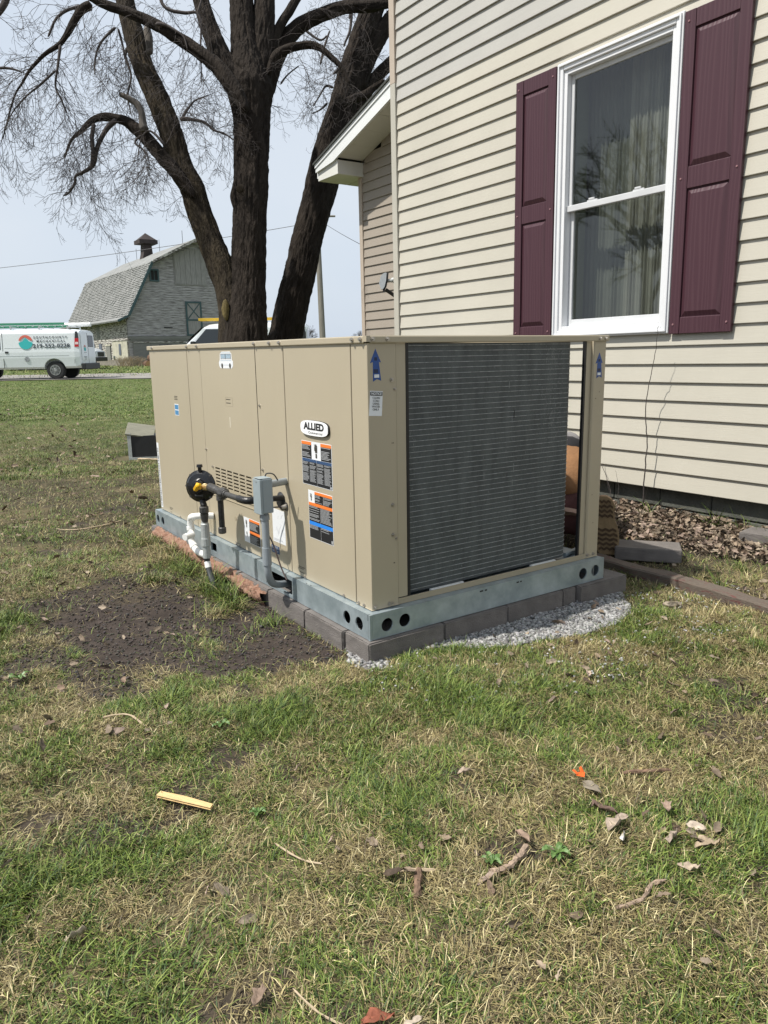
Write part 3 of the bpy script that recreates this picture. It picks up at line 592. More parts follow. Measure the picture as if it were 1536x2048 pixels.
mb = MB(); hand(mb, .440, .785, .030); obj('hand_symbol', mb, PRINTK, w1)
# second warning label
w2 = sticker('warning_label', .3175, .524, .3945, .609, LAB_W, 'lower warning label with orange and bright blue bands')
obj('label_panel', Lp(.396, .468, .556, .594, *X2).box(X2[0], X2[1], .320, .394, .556, .594).box(X2[0], X2[1], .4235, .521, .397, .5415).box(X2[0], X2[1], .320, .4215, .397, .5415), LAB_K, w2)
obj('label_header', Lp(.320, .468, .5945, .6065, *X2).box(X2[0], X2[1], .320, .521, .542, .5555), LAB_O, w2); obj('label_band', Lp(.320, .521, .456, .4715, o-.0017, o-.0012), LAB_C, w2)
mb = MB(); rows(mb, .40, .466, .558, .592, 8, 7); rows(mb, .323, .392, .558, .592, 8, 8); rows(mb, .427, .518, .476, .540, 13, 9, .7); rows(mb, .323, .418, .476, .540, 13, 10, .7); rows(mb, .427, .518, .437, .455, 4, 11); rows(mb, .323, .418, .437, .455, 4, 12); mb.box(o-.0019, o-.0016, .323, .333, .400, .414); obj('fine_print', mb, PRINT, w2)
mb = MB(); hand(mb, .4975, .580, .016); obj('hand_symbol', mb, PRINTK, w2)
w3 = sticker('warning_label', 1.040, 1.232, .236, .367, LAB_W, 'small warning label beside the conduit')
obj('label_panel', Lp(1.043, 1.165, .303, .352, *X2).box(X2[0], X2[1], 1.043, 1.165, .239, .288), LAB_K, w3); obj('label_header', Lp(1.043, 1.165, .3525, .3645, *X2).box(X2[0], X2[1], 1.043, 1.165, .2885, .3025), LAB_O, w3)
mb = MB(); rows(mb, 1.05, 1.16, .305, .348, 9, 13); rows(mb, 1.05, 1.16, .242, .285, 9, 14); obj('fine_print', mb, PRINT, w3)
for z_, h_ in ((.335, .020), (.28, .014)): mb = MB(); hand(mb, 1.198, z_, h_); obj('hand_symbol', mb, PRINTK, w3)
w4 = sticker('wiring_diagram', .762, .893, .305, .468, LAB_W, 'white sheet with a faint wiring drawing')
mb = MB(); r = random.Random(9); x = o-.001
for q in range(16):
    y = r.uniform(.775, .875); z = r.uniform(.33, .45); dy = r.uniform(-.03, .03); dz = r.uniform(-.03, .03); mb.quad((x, y, z), (x, y+.0016, z), (x, min(.888, y+dy+.0016), z+dz), (x, min(.888, y+dy), z+dz))
rows(mb, .77, .885, .309, .322, 3, 3, x=x); obj('fine_print', mb, mat('faint_print', (.4, .42, .45), .5, 0, .1, 50), w4)
w5 = sticker('blue_label', .832, .917, .246, .283, LAB_B, 'small navy label under the wiring sheet'); mb = MB(); rows(mb, .84, .912, .25, .279, 6, 5, x=o-.001); obj('fine_print', mb, PRINT, w5)
w6 = sticker('blue_label', 2.095, 2.165, .836, .905, LAB_W, 'pair of small blue pictogram squares'); obj('label_panel', Lp(2.10, 2.16, .873, .900, *X2).box(X2[0], X2[1], 2.10, 2.16, .840, .867), mat('sky_label', (.06, .22, .42), .5, 0, .1, 60), w6)
for y0, y1, z0, z1, sd in ((2.10, 2.16, .925, .952, 21), (1.298, 1.372, .939, .966, 22), (.580, .642, .222, .237, 23), (.588, .630, .204, .212, 24), (2.34, 2.40, .212, .23, 25), (2.35, 2.39, .195, .202, 26), (1.29, 1.36, 0.2, .206, 27)):
    mb = MB(); rows(mb, y0, y1, z0, z1, max(1, int((z1-z0)/.007)), sd, .7, x=o-.0008); obj('panel_print', mb, PRINTK, U)
obj('print_border', frame(o-.0006, o-.0001, 1.290, 1.380, .930, .975, .001), TAN2, U)
w7 = sticker('barcode_strip', 2.530, 2.568, .205, .635, LAB_W, 'tall white barcode strip at the far end of the cabinet'); mb = MB(); r = random.Random(3); z = .215
while z < .60: h = r.uniform(.002, .006); mb.quad((o-.001, 2.562, z), (o-.001, 2.54, z), (o-.001, 2.54, z+h), (o-.001, 2.562, z+h)); z += h+r.uniform(.002, .006)
obj('barcode', mb, PRINTK, w7)
# brand badge
def superell(cy, cz, a, b, n=40, p=3.2): return [(cy+a*abs(math.cos(t))**(2/p)*math.copysign(1, math.cos(t)), cz+b*abs(math.sin(t))**(2/p)*math.copysign(1, math.sin(t))) for t in np.linspace(0, 2*math.pi, n, False)]
bd = obj('maker_badge', MB().prism(superell(.4365, .8815, .1175, .0325), 'x', o-.009, o-.0001), LAB_K, U)
obj('badge_face', MB().prism(superell(.4375, .882, .1155, .0312), 'x', o-.0105, o-.0091), mat('badge_white', (.86, .87, .88), .25, 0, 0), bd, bevel=.0008)
text('ALLIED', .040, LAB_K, bd, (0, -1, 0), (0, 0, 1), (o-.0108, .437, .888), bold=.0016, sx=1.34); text('Commercial', .0135, PRINTK, bd, (0, -1, 0), (0, 0, 1), (o-.0108, .425, .8625), sx=1.5, space=1.2)
# camper van sticker
vs = obj('van_sticker', MB().prism([(1.435, 1.135), (1.42, 1.122), (1.275, 1.122), (1.258, 1.135), (1.258, 1.155), (1.27, 1.165), (1.272, 1.195), (1.29, 1.206), (1.395, 1.206), (1.418, 1.195), (1.424, 1.165), (1.437, 1.152)], 'x', o-.0006, o-.0001), LAB_W, U, label='white sticker of a little camper van')
mb = MB(); x = o-.0010
def q4(a, b, c, d): mb.quad((x, a, c), (x, b, c), (x, b, d), (x, a, d))
q4(1.405, 1.352, 1.172, 1.192); q4(1.345, 1.285, 1.172, 1.192); q4(1.41, 1.28, 1.1995, 1.201); q4(1.415, 1.275, 1.160, 1.162); q4(1.425, 1.27, 1.138, 1.1395)
obj('sticker_drawing', mb, mat('drawing_blue', (.32, .42, .50), .5, 0, .2, 80), vs); mb = MB(); x = o-.0012
for cy in (1.395, 1.295): mb.prism([(cy+.011*math.cos(t), 1.135+.013*math.sin(t)) for t in np.linspace(0, 2*math.pi, 12, False)], 'x', x-.0003, x)
for a, b, c, d in ((1.408, 1.404, 1.168, 1.195), (1.35, 1.346, 1.168, 1.195), (1.285, 1.281, 1.168, 1.195), (1.41, 1.28, 1.1930, 1.1945), (1.41, 1.28, 1.1690, 1.1702)): q4(a, b, c, d)
obj('sticker_lines', mb, PRINTK, vs)
obj('scratch_mark', Lp(1.333, 1.340, .82, .875, o-.0005, o-.0001), mat('pale_scuff', (.66, .62, .52), .6, 0, .1, 40), U)
# blue arrows and notice on the shaded face
def arrow(cx, z0, z1, wd, lean, lbl):
    h = z1-z0; pl = [(cx, z1), (cx+wd*.5, z1-h*.42), (cx+wd*.30, z1-h*.40), (cx+wd*.42+lean, z0+h*.02), (cx+lean+.002, z0+h*.08), (cx-wd*.32+lean, z0), (cx-wd*.24, z1-h*.40), (cx-wd*.5, z1-h*.44)]
    a = obj('blue_arrow', MB().prism(pl, 'y', o-.0006, o-.0001), ARROW, U, label=lbl)
    obj('arrow_print', MB().box(cx-wd*.2, cx+wd*.22, o-.0009, o-.0007, z0+h*.26, z0+h*.38).box(cx-wd*.12, cx+wd*.14, o-.0009, o-.0007, z1-h*.36, z1-h*.26), mat('arrow_print_dark', (.008, .02, .07), .5, 0, 0) if 'arrow_print_dark' not in bpy.data.materials else bpy.data.materials['arrow_print_dark'], a)
    obj('arrow_tag', MB().box(cx-wd*.2+lean, cx+wd*.24+lean, o-.0011, o-.0007, z0+h*.12, z0+h*.22), LAB_W, a)
arrow(.072, 1.083, 1.204, .050, .003, 'blue arrow label on the near corner post'); arrow(1.327, 1.055, 1.174, .050, .001, 'blue arrow label on the far right post')
nb = MB().box(-.029, .029, 0, .0005, -.0465, .0465); an = math.radians(4)
def rotn(mb, cx=.0705, cz=1.002, y=o-.0006): mb.v = [(cx+v[0]*math.cos(an)+v[2]*math.sin(an), y+v[1], cz-v[0]*math.sin(an)+v[2]*math.cos(an)) for v in mb.v]; return mb
nl = obj('notice_label', rotn(nb), LAB_W, U, label='white notice label with a black heading'); obj('notice_header', rotn(MB().box(-.0275, .0275, -.0006, -.0001, .029, .0435)), LAB_K, nl)
ux = (math.cos(an), 0, -math.sin(an)); vy = (math.sin(an), 0, math.cos(an))
def nt_(s, size, dz, m, sx=1, b=0): return text(s, size, m, nl, ux, vy, (.0705+math.sin(an)*dz, o-.0016, 1.002+math.cos(an)*dz), sx=sx, bold=b, ext=.0002)
nt_('NOTICE', .0128, .0362, LAB_W, 1.0, .0004)
for k, s in enumerate(('CLEAN', 'COILS', 'USING', 'WATER', 'ONLY')): nt_(s, .0108, .0205-.0108*k, PRINTK, 1.0)
# ================================================================== GAS TRAIN, CONDUIT, DRAIN
def catmull(P, n=6):
    P = [np.array(p, float) for p in P]; out = []
    for i in range(len(P)-1):
        a = P[max(i-1, 0)]; b = P[i]; c = P[i+1]; d = P[min(i+2, len(P)-1)]
        for k in range(n):
            t = k/n; out.append(.5*((2*b)+(-a+c)*t+(2*a-5*b+4*c-d)*t*t+(-a+3*b-3*c+d)*t**3))
    out.append(P[-1]); return out
GX_ = -.15
gas = thing('gas_pipe_assembly', (GX_, 1.30, 0), 'black iron gas line with round black regulator and yellow valve handle on the unit side', 'gas line')
rc = np.array([GX_, 1.325, .535]); nrm = np.array([-.72, -.62, .10]); nrm /= np.linalg.norm(nrm)
mb = MB()
def lathe(mb, c, n, prof, seg=28): mb.tube([np.array(c)+np.array(n)*a for a, r_ in prof], [r_ for a, r_ in prof], seg)
lathe(mb, rc, nrm, [(-.045, .028), (-.04, .05), (-.02, .068), (-.008, .076), (-.004, .083), (.004, .083), (.008, .075), (.018, .064), (.024, .040), (.046, .034), (.050, .020)])
obj('regulator_body', mb, REGM, gas, smooth=False, bevel=.001)
mb = MB()
for k in range(8):
    a = 2*math.pi*k/8; up = np.cross(nrm, [0, 0, 1]); up /= np.linalg.norm(up); vv = np.cross(up, nrm); c = rc+.078*(math.cos(a)*up+math.sin(a)*vv); mb.tube([c-nrm*.008, c+nrm*.009], .006, 6)
obj('regulator_bolts', mb, IRON2, gas, kind='stuff')
obj('vent_cap', MB().tube([rc+[0, 0, .078], rc+[0, 0, .097], rc+[0, 0, .098], rc+[0, 0, .112]], [.010, .010, .016, .014], 12), REGM, gas)
obj('regulator_tag', MB().box(-.022, .022, -.0012, .001, -.006, .006), IRON2, gas, local=True)
bpy.data.objects['regulator_tag'].matrix_local = Matrix.Translation(Vector(rc+nrm*.026+[0, 0, -.045])-gas.location) @ Vector(nrm).to_track_quat('-Y', 'Z').to_matrix().to_4x4()
rz_ = 1.302
obj('riser_pipe', MB().tube([(GX_, rz_+.015, .46), (GX_, rz_, .44), (GX_, rz_, .385)], [.016, .017, .017], 16), IRON, gas)
obj('pipe_union', MB().tube([(GX_, rz_, .394), (GX_, rz_, .402), (GX_, rz_, .428), (GX_, rz_, .434)], [.018, .025, .025, .020], 8), IRON2, gas)
obj('reducing_coupling', MB().tube([(GX_, rz_, .394), (GX_, rz_, .35)], [.022, .016], 14), IRON2, gas)
obj('steel_riser', MB().tube([(GX_, rz_+.002, .362), (GX_, rz_+.003, .345), (GX_, rz_+.003, .34), (GX_, rz_+.003, .27), (GX_, rz_+.003, .262), (GX_, rz_+.003, .225), (GX_, rz_+.003, .222), (GX_, rz_+.004, .16)], [.017, .018, .022, .022, .024, .024, .019, .021], 14), PVCG, gas)
up_ = catmull([(GX_, 1.306, .17), (GX_, 1.305, .13), (GX_-.002, 1.275, .085), (GX_-.005, 1.225, .03), (GX_-.01, 1.19, -.05)])
obj('underground_line', MB().tube(up_, .0155, 12), mat('black_poly_pipe', (.03, .035, .035), .5, 0, .2, 20), gas)
obj('printed_tag', MB().tube([up_[5], up_[9]], .0163, 12), PVC, gas)
g1 = rc+nrm*.05; vl = np.array([GX_-.01, 1.245, .543])
obj('brass_valve', MB().tube([np.array([GX_, 1.285, .538]), vl, (GX_, 1.20, .545)], [.014, .018, .014], 12), mat('brass', (.55, .42, .2), .35, .7, .1, 20), gas)
mb = MB().tube([vl+[-.02, .0, .0], vl+[-.038, 0.004, .002]], [.012, .012], 12); mb.tube([vl+[-.034, .035, -.014], vl+[-.040, .02, -.010], vl+[-.040, -.012, .012], vl+[-.034, -.03, .02]], [.008, .013, .013, .008], 8); mb.tube([vl+[-.036, .0, .0], vl+[-.034, .012, .022]], [.009, .006], 8)
obj('valve_handle', mb, YEL, gas)
z0_ = .547
obj('tee', MB().tube([(GX_, 1.205, z0_), (GX_, 1.200, z0_), (GX_, 1.115, .543), (GX_, 1.110, .543)], [.017, .021, .021, .017], 12).tube([(GX_, 1.075, .54), (GX_, 1.075, .50)], [.018, .020], 12).tube([(GX_, 1.115, .543), (GX_, 1.05, .541)], [.019, .02], 12), IRON2, gas)
obj('pipe_union', MB().tube([(GX_, 1.052, .541), (GX_, 1.046, .541), (GX_, 1.018, .540), (GX_, 1.010, .540)], [.020, .028, .028, .021], 8).tube([(GX_, 1.008, .540), (GX_, .995, .540)], [.019, .017], 12), IRON2, gas)
obj('horizontal_pipe', MB().tube([(GX_, 1.0, .540), (GX_, .84, .541)], .0138, 14), IRON2, gas)
obj('elbow', MB().tube(catmull([(GX_, .85, .541), (GX_, .80, .542), (GX_+.012, .775, .542), (GX_+.04, .765, .542)], 4), .0175, 14), IRON, gas)
obj('inlet_pipe', MB().tube([(GX_+.03, .765, .542), (o-.001, .765, .535)], .0138, 14), IRON, gas)
obj('grommet', MB().tube([(o-.012, .790, .517), (o-.002, .790, .517)], [.030, .043], 24), BLACK, gas)
obj('drip_leg', MB().tube([(GX_, 1.075, .50), (GX_, 1.075, .36)], .0145, 14), IRON, gas)
obj('drip_cap', MB().tube([(GX_, 1.075, .366), (GX_, 1.075, .362), (GX_, 1.075, .338), (GX_, 1.075, .334)], [.016, .0195, .0195, .016], 12), IRON2, gas)
# ---- junction box and conduit
cb = thing('junction_box', (-.09, .60, .2), 'grey electrical junction box on bent plastic conduit running down into the base opening', 'electrical box')
bx0, bx1, by0, by1, bz0, bz1 = -.152, -.090, .616, .686, .506, .660
obj('box_body', MB().box(bx0+.012, bx1, by0, by1, bz0, bz1), GREYP, cb, bevel=.004)
obj('box_cover', MB().box(bx0, bx0+.0115, by0-.0015, by1+.002, bz0-.003, bz1-.004).box(bx0+.002, bx1-.006, by0+.002, by1-.002, bz1+.0006, bz1+.003), GREYP, cb, bevel=.003)
obj('box_screw', MB().tube([(bx0-.002, .65, bz1-.014), (bx0-.0005, .65, bz1-.014)], .003, 8), STEEL, cb)
obj('mounting_ear', MB().box(bx0+.012, bx0+.015, .662, .694, bz0-.010, bz0-.0005), GREYP, cb)
obj('stub_conduit', MB().tube([(bx1+.0005, .668, .625), (o-.001, .735, .617)], .0165, 18), CONDUIT, cb); obj('cable_loop', MB().tube(catmull([(-.10, .668, .661), (-.095, .665, .674), (-.08, .655, .676), (-.065, .648, .668), (-.05, .645, .642)]), .003, 6), IRON2, cb)
cx_, cyy = -.118, .652
cp = catmull([(cx_, cyy, bz0-.0005), (cx_, cyy, .33), (cx_, cyy, .27), (cx_+.006, cyy+.004, .215), (cx_+.035, cyy+.03, .165), (-.02, cyy+.075, .135), (.05, cyy+.12, .118)])
obj('conduit', MB().tube(cp, .0168, 18), CONDUIT, cb, smooth=True); obj('conduit_coupling', MB().tube([(cx_, cyy, .345), (cx_, cyy, .265)], .0205, 18), CONDUIT, cb); obj('conduit_adapter', MB().tube([(cx_, cyy, .494), (cx_, cyy, .472)], .0205, 18), CONDUIT, cb)
sc = thing('sensor_cable', (o, .73, .5), 'thin dark cable hanging in a loop from a small cabinet grommet behind the conduit', 'cable')
obj('cable', MB().tube(catmull([(o-.02, .742, .498), (o-.06, .79, .49), (o-.085, .84, .455), (o-.08, .835, .40), (o-.06, .785, .33), (o-.05, .725, .22), (o-.045, .68, .165)]), .0035, 6), mat('brown_cable', (.05, .03, .028), .5, 0, .1, 20), sc)
obj('cable_gland', MB().tube([(o-.022, .742, .498), (o-.002, .742, .498)], [.008, .012], 10), STEEL, sc); obj('gland_washer', MB().tube([(o-.004, .742, .498), (o-.001, .742, .498)], [.021, .021], 14), IRON2, sc)
dt = thing('drain_trap', (-.06, 1.69, .1), 'white plastic condensate trap bending round in front of the galvanised side rail', 'drain pipe')
xx = -.07
obj('trap_pipe', MB().tube(catmull([(.03, 1.64, .30), (-.02, 1.655, .305), (xx, 1.69, .30), (xx, 1.735, .275), (xx, 1.745, .20), (xx, 1.745, .15), (xx, 1.70, .118), (xx, 1.64, .105), (-.05, 1.585, .095)]), .0188, 16), PVC, dt, smooth=True)
for a, b in (((xx, 1.745, .235), (xx, 1.745, .215)), ((xx, 1.722, .13), (xx, 1.70, .12)), ((xx, 1.70, .297), (xx, 1.715, .29))): obj('fitting_collar', MB().tube([a, b], .0222, 16), PVC, dt)
obj('cleanout_plug', MB().tube([(xx-.02, 1.665, .205), (xx-.075, 1.640, .202)], [.019, .019], 16).tube([(xx, 1.745, .205), (xx-.02, 1.665, .205)], .015, 12), PVC, dt)
# ================================================================== PAVERS, GRAVEL, EDGES
r = random.Random(12)
def paver(x0, x1, y0, y1, z0, z1, label, group='paving blocks under the unit', rz=0, tilt=0):
    c = ((x0+x1)/2, (y0+y1)/2, z0); m = MB(); nx, ny = 6, 3; w_, d_ = (x1-x0)/2, (y1-y0)/2; h = z1-z0
    bm = bmesh.new(); bmesh.ops.create_cube(bm, size=1); bmesh.ops.scale(bm, vec=(w_*2, d_*2, h), verts=bm.verts); bmesh.ops.translate(bm, vec=(0, 0, h/2), verts=bm.verts)
    bmesh.ops.bevel(bm, geom=bm.edges[:], offset=.005, segments=2, affect='EDGES')
    bmesh.ops.subdivide_edges(bm, edges=[e for e in bm.edges if e.calc_length() > .05], cuts=5, use_grid_fill=True)
    for v in bm.verts: v.co += Vector((r.uniform(-1, 1), r.uniform(-1, 1), r.uniform(-1, 1)))*.0009
    me = bpy.data.meshes.new('paving_block'); bm.to_mesh(me); bm.free(); ob = link('paving_block', me, CONC); ob.location = c; ob.rotation_euler = (tilt, 0, rz)
    return setp(ob, label, 'paving block', group)
G2 = .002
paver(-.020, .361-G2, -.020, .158, -.03, .0775, 'dark grey paving block under the near corner of the unit, nearest of the row')
paver(.361+G2, .723-G2, -.019, .160, -.03, .0768, 'dark grey paving block second along the coil side beside white gravel')
paver(.723+G2, 1.085-G2, -.015, .160, -.03, .0770, 'dark grey paving block third along the coil side, mid gravel')
paver(1.085+G2, 1.178, -.010, .160, -.03, .0765, 'short broken paving block piece between two full blocks on the coil side')
paver(1.186, 1.530, -.030, .160, -.03, .0778, 'dark grey paving block poking out past the far right corner of the unit')
lbl = ['paving block around the corner on the pipe side, next to bare soil', 'second paving block on the pipe side below the fork opening', 'third paving block on the pipe side near the conduit', 'fourth paving block on the pipe side half buried by soil', 'paving block on the pipe side behind the gas riser', 'paving block at the far end of the pipe side']
ys = [.162, .485, .852, 1.21, 1.57, 1.93, 2.30, 2.62]
for k in range(7): paver(-.030, .150, ys[k]+G2, ys[k+1]-G2, -.03, .0772, (lbl+['last paving block under the far left end of the unit'])[k])
CH_ = [paver(1.20, 1.5, .5, .86, -.03, .077, 'paving block under the far side of the unit beside the kneeling person')]
# clay-coloured lumps of sealing foam under the side rail
ys_ = np.arange(.86, 2.50, .006); mb = MB(); n = 12; base = 0
for i, y in enumerate(ys_):
    for k in range(n):
        a = math.pi*k/(n-1); q = float(vn3(np.array([[y*28, k*1.9, 3.]]))[0]); q2 = float(vn3(np.array([[y*9, k*.6, 8.]]))[0]); rr = .010+.020*float(vn3(np.array([[y*75, k*1.7, 5.]]))[0])+.020*q+.014*q2
        mb.v.append((-.018-rr*math.sin(a)*1.25, y, .032+.012*(y-.9)+rr*math.cos(a)*-1.0))
for i in range(len(ys_)-1):
    for k in range(n-1): mb.f.append((i*n+k, i*n+k+1, (i+1)*n+k+1, (i+1)*n+k))
setp(obj('sealing_foam', mb, CLAY, smooth=True), 'rough clay-orange foam strip squeezed out beneath the galvanised side rail', 'foam strip')
def scatter_points(n, f, x0, x1, y0, y1, seed):
    g = np.random.default_rng(seed); X = g.uniform(x0, x1, n*4); Y = g.uniform(y0, y1, n*4); m = f(X, Y); return X[m][:n], Y[m][:n]
ico = bmesh.new(); bmesh.ops.create_icosphere(ico, subdivisions=1, radius=1); ico.verts.ensure_lookup_table(); IV = np.array([v.co for v in ico.verts]); IFc = np.array([[v.index for v in f.verts] for f in ico.faces]); ico.free()
def stones(name, X, Y, smin, smax, label, cat, seed, cols=((.30, .66)), emb=.2):
    g = np.random.default_rng(seed); n = len(X); s_ = g.uniform(smin, smax, n)*g.uniform(.6, 1.1, n); sc3 = s_[:, None]*g.uniform(.55, 1.1, (n, 3)); sc3[:, 2] *= .75
    a = g.uniform(0, 6.28, n); V = IV[None]*(1+g.uniform(-.22, .22, (n, len(IV), 1)))*sc3[:, None]; ca, sa = np.cos(a)[:, None], np.sin(a)[:, None]
    x = V[..., 0]*ca-V[..., 1]*sa+X[:, None]; y = V[..., 0]*sa+V[..., 1]*ca+Y[:, None]; z = V[..., 2]+(gz(X, Y)+s_*emb)[:, None]+g.uniform(0, .008, n)[:, None]
    f = (IFc[None]+(np.arange(n)*len(IV))[:, None, None]).reshape(-1, 3); c = g.uniform(cols[0], cols[1], (n, 1))*(np.array([1, .99, .97]) if cols[0] > .07 else np.array([1, .86, .75]))+g.normal(0, .004, (n, 3)); c = np.repeat(np.clip(c, .02, 1), len(IV), 0)
    return setp(link(name, npmesh(name, np.stack([x, y, z], -1).reshape(-1, 3), f, c, None), GRAVEL), label, cat, kind='stuff')
fg = lambda X, Y: gravel(X, Y) & ~((X > -.01) & (X < 1.52) & (Y > -.012))
GXs, GYs = scatter_points(9500, fg, -.2, 1.8, -.45, .35, 3)
stones('gravel', GXs, GYs, .006, .0125, 'pale crushed stone gravel spread along the dark paving blocks', 'gravel', 4, (.09, .40))
fgl = lambda X, Y: (np.hypot((X-.95)/1.1, (Y+.2)/.55) < 1) & ~((X > -.04) & (Y > -.03))
a_, b_ = scatter_points(700, fgl, -.3, 2.0, -.7, .2, 31); stones('loose_gravel', a_, b_, .004, .009, 'stray gravel stones strewn into the grass round the gravel bed', 'gravel', 5, (.2, .6), .5)
clod = lambda X, Y: dirt(X, Y) > .6
a_, b_ = scatter_points(5200, lambda X, Y: clod(X, Y) & (X < .2) & (Y > -.2), -1.5, .1, .0, 1.9, 32)
def clods():
    g = np.random.default_rng(8); n = len(a_); 
    o_ = stones('soil_clods', a_, b_, .002, .008, 'crumbs and clods of dark soil on the bare patch beside the unit', 'soil', 9, (.042, .082), .0); return o_
clods()
# blocks and timber to the right
paver(-.18, .18, -.10, .10, 0, .075, 'dark grey loose paving block lying by the boot and leaf litter', 'loose paving blocks', rz=math.radians(-52)).location = (2.10, .27, .005)
paver(-.18, .18, -.10, .10, 0, .075, 'dark grey loose paving block at the right edge under the siding', 'loose paving blocks', rz=math.radians(-80)).location = (2.86, -.07, .02)
pts = [(1.80, .42, .022), (1.795, .10, .020), (1.80, -.15, .024), (1.765, -.42, .028), (1.75, -.72, .024), (1.72, -1.3, .02)]
mb = MB(); pr = None
for i, (x, y, z) in enumerate(catmull(pts, 5)):
    jw = .04+.006*math.sin(i*1.7); cur = [(x-jw, y, z-.05), (x-jw, y+.002, z+.012), (x-jw+.008, y, z+.02), (x+jw-.006, y, z+.022+.003*math.sin(i)), (x+jw, y, z+.012), (x+jw, y, z-.05)]
    if pr: [mb.quad(pr[k], pr[k+1], cur[k+1], cur[k]) for k in range(5)]
    else: mb.quad(*cur)
    pr = cur
mb.quad(*pr[::-1]); setp(obj('edging_timber', mb, REDWOOD), 'weathered reddish edging timber sunk in the grass right of the gravel', 'timber')
# ================================================================== DEAD LEAVES, STICKS, SCRAPS
def leafmesh(g, n):     # crumpled ovate leaf template set
    out = []
    for _ in range(n):
        m = 7; us = np.linspace(-1, 1, m); c1, c2, c3 = g.uniform(-.5, .5), g.uniform(.1, .8), g.uniform(-.3, .3); V = []
        for u in us:
            wd = (1-u*u)**.55*(.42+.1*math.sin(u*7+c1*9))*(1+g.uniform(-.25, .25))
            for q in (-1, -.5, 0, .5, 1): V.append((u, q*wd, .28*c2*(q*q)*wd*2.2+.25*c1*u*u+.06*g.normal()+c3*.2*u*q))
        out.append(np.array(V))
    F = np.array([[i*5+j, (i+1)*5+j, (i+1)*5+j+1, i*5+j+1] for i in range(6) for j in range(4)]); return out, F
LT, LF = leafmesh(np.random.default_rng(2), 14)
def leaf_cols(g, n):
    pal = np.array([[.30, .235, .17], [.25, .19, .135], [.36, .29, .215], [.19, .135, .095], [.33, .25, .20]]); return pal[g.integers(0, 5, n)]*g.uniform(.35, 1.1, (n, 1))
def leaves(name, X, Y, s0, s1, label, seed, lift=.012, tilt=.5):
    g = np.random.default_rng(seed); V = []; F = []; C_ = []; cs = leaf_cols(g, len(X)); Z = gz(X, Y)
    for k in range(len(X)):
        T = LT[g.integers(0, 14)]*g.uniform(s0, s1)
        R_ = np.array((Matrix.Rotation(g.uniform(0, 6.28), 3, 'Z') @ Matrix.Rotation(g.normal(0, tilt), 3, 'X') @ Matrix.Rotation(g.normal(0, tilt*.7), 3, 'Y')))
        V.append(T@R_.T+[X[k], Y[k], Z[k]+lift*g.uniform(.5, 1.8)]); F.append(LF+35*k); C_.append(np.repeat(cs[k][None], 35, 0)*g.uniform(.85, 1.15, (35, 1)))
    return setp(link(name, npmesh(name, np.concatenate(V), np.concatenate(F), np.concatenate(C_)), LEAFM), label, 'leaves', kind='stuff')
flit = lambda X, Y: (np.hypot((X-2.78)/.48, (Y-.45)/.95) < .75+.5*fb(X, Y, 3, 2, 40)) & (X < 3.06) & (np.hypot(X-2.1, Y-.27) > .2)
a_, b_ = scatter_points(2100, flit, 2.1, 3.07, -.7, 1.6, 51); leaves('leaf_litter', a_, b_, .014, .034, 'heap of dry brown leaves against the foundation under the window', 52, .03, .8)
flw = lambda X, Y: (tdist(X, Y) > 1.2) & ~((X > -.06) & (X < 1.6) & (Y > -.08) & (Y < 2.7)) & (X < 3.0) & (fb(X, Y, 1.2, 2, 44) > .42)
a_, b_ = scatter_points(1100, flw, -2.0, 3.0, -2.2, 3.5, 53); leaves('fallen_leaves', a_, b_, .010, .026, 'small dry leaf fragments strewn through the lawn', 54, .016, .6)
a_, b_ = scatter_points(500, lambda X, Y: tdist(X, Y) > 4, -4, 2.0, 3.5, 16, 55); leaves('far_fallen_leaves', a_, b_, .02, .045, 'pale leaf scraps dotting the far lawn', 56, .03, .5)
def oneleaf(x, y, s, seed, label, c, lift=.03, tilt=.4):
    g = np.random.default_rng(seed); T = LT[seed % 14]*s*.78*np.array([1, 1, 1.7]); R_ = np.array(Matrix.Rotation(g.uniform(0, 6.28), 3, 'Z') @ Matrix.Rotation(g.normal(0, tilt), 3, 'X'))
    z = float(gz(x, y)); o_ = link('dead_leaf', npmesh('dead_leaf', T@R_.T, LF, np.repeat(np.array([c]), 35, 0)*g.uniform(.8, 1.2, (35, 1))), LEAFM); o_.location = (x, y, z+lift*.8); o_.modifiers.new('thick', 'SOLIDIFY').thickness = .0008
    return setp(o_, label, 'leaf', 'large dead leaves in the front lawn')
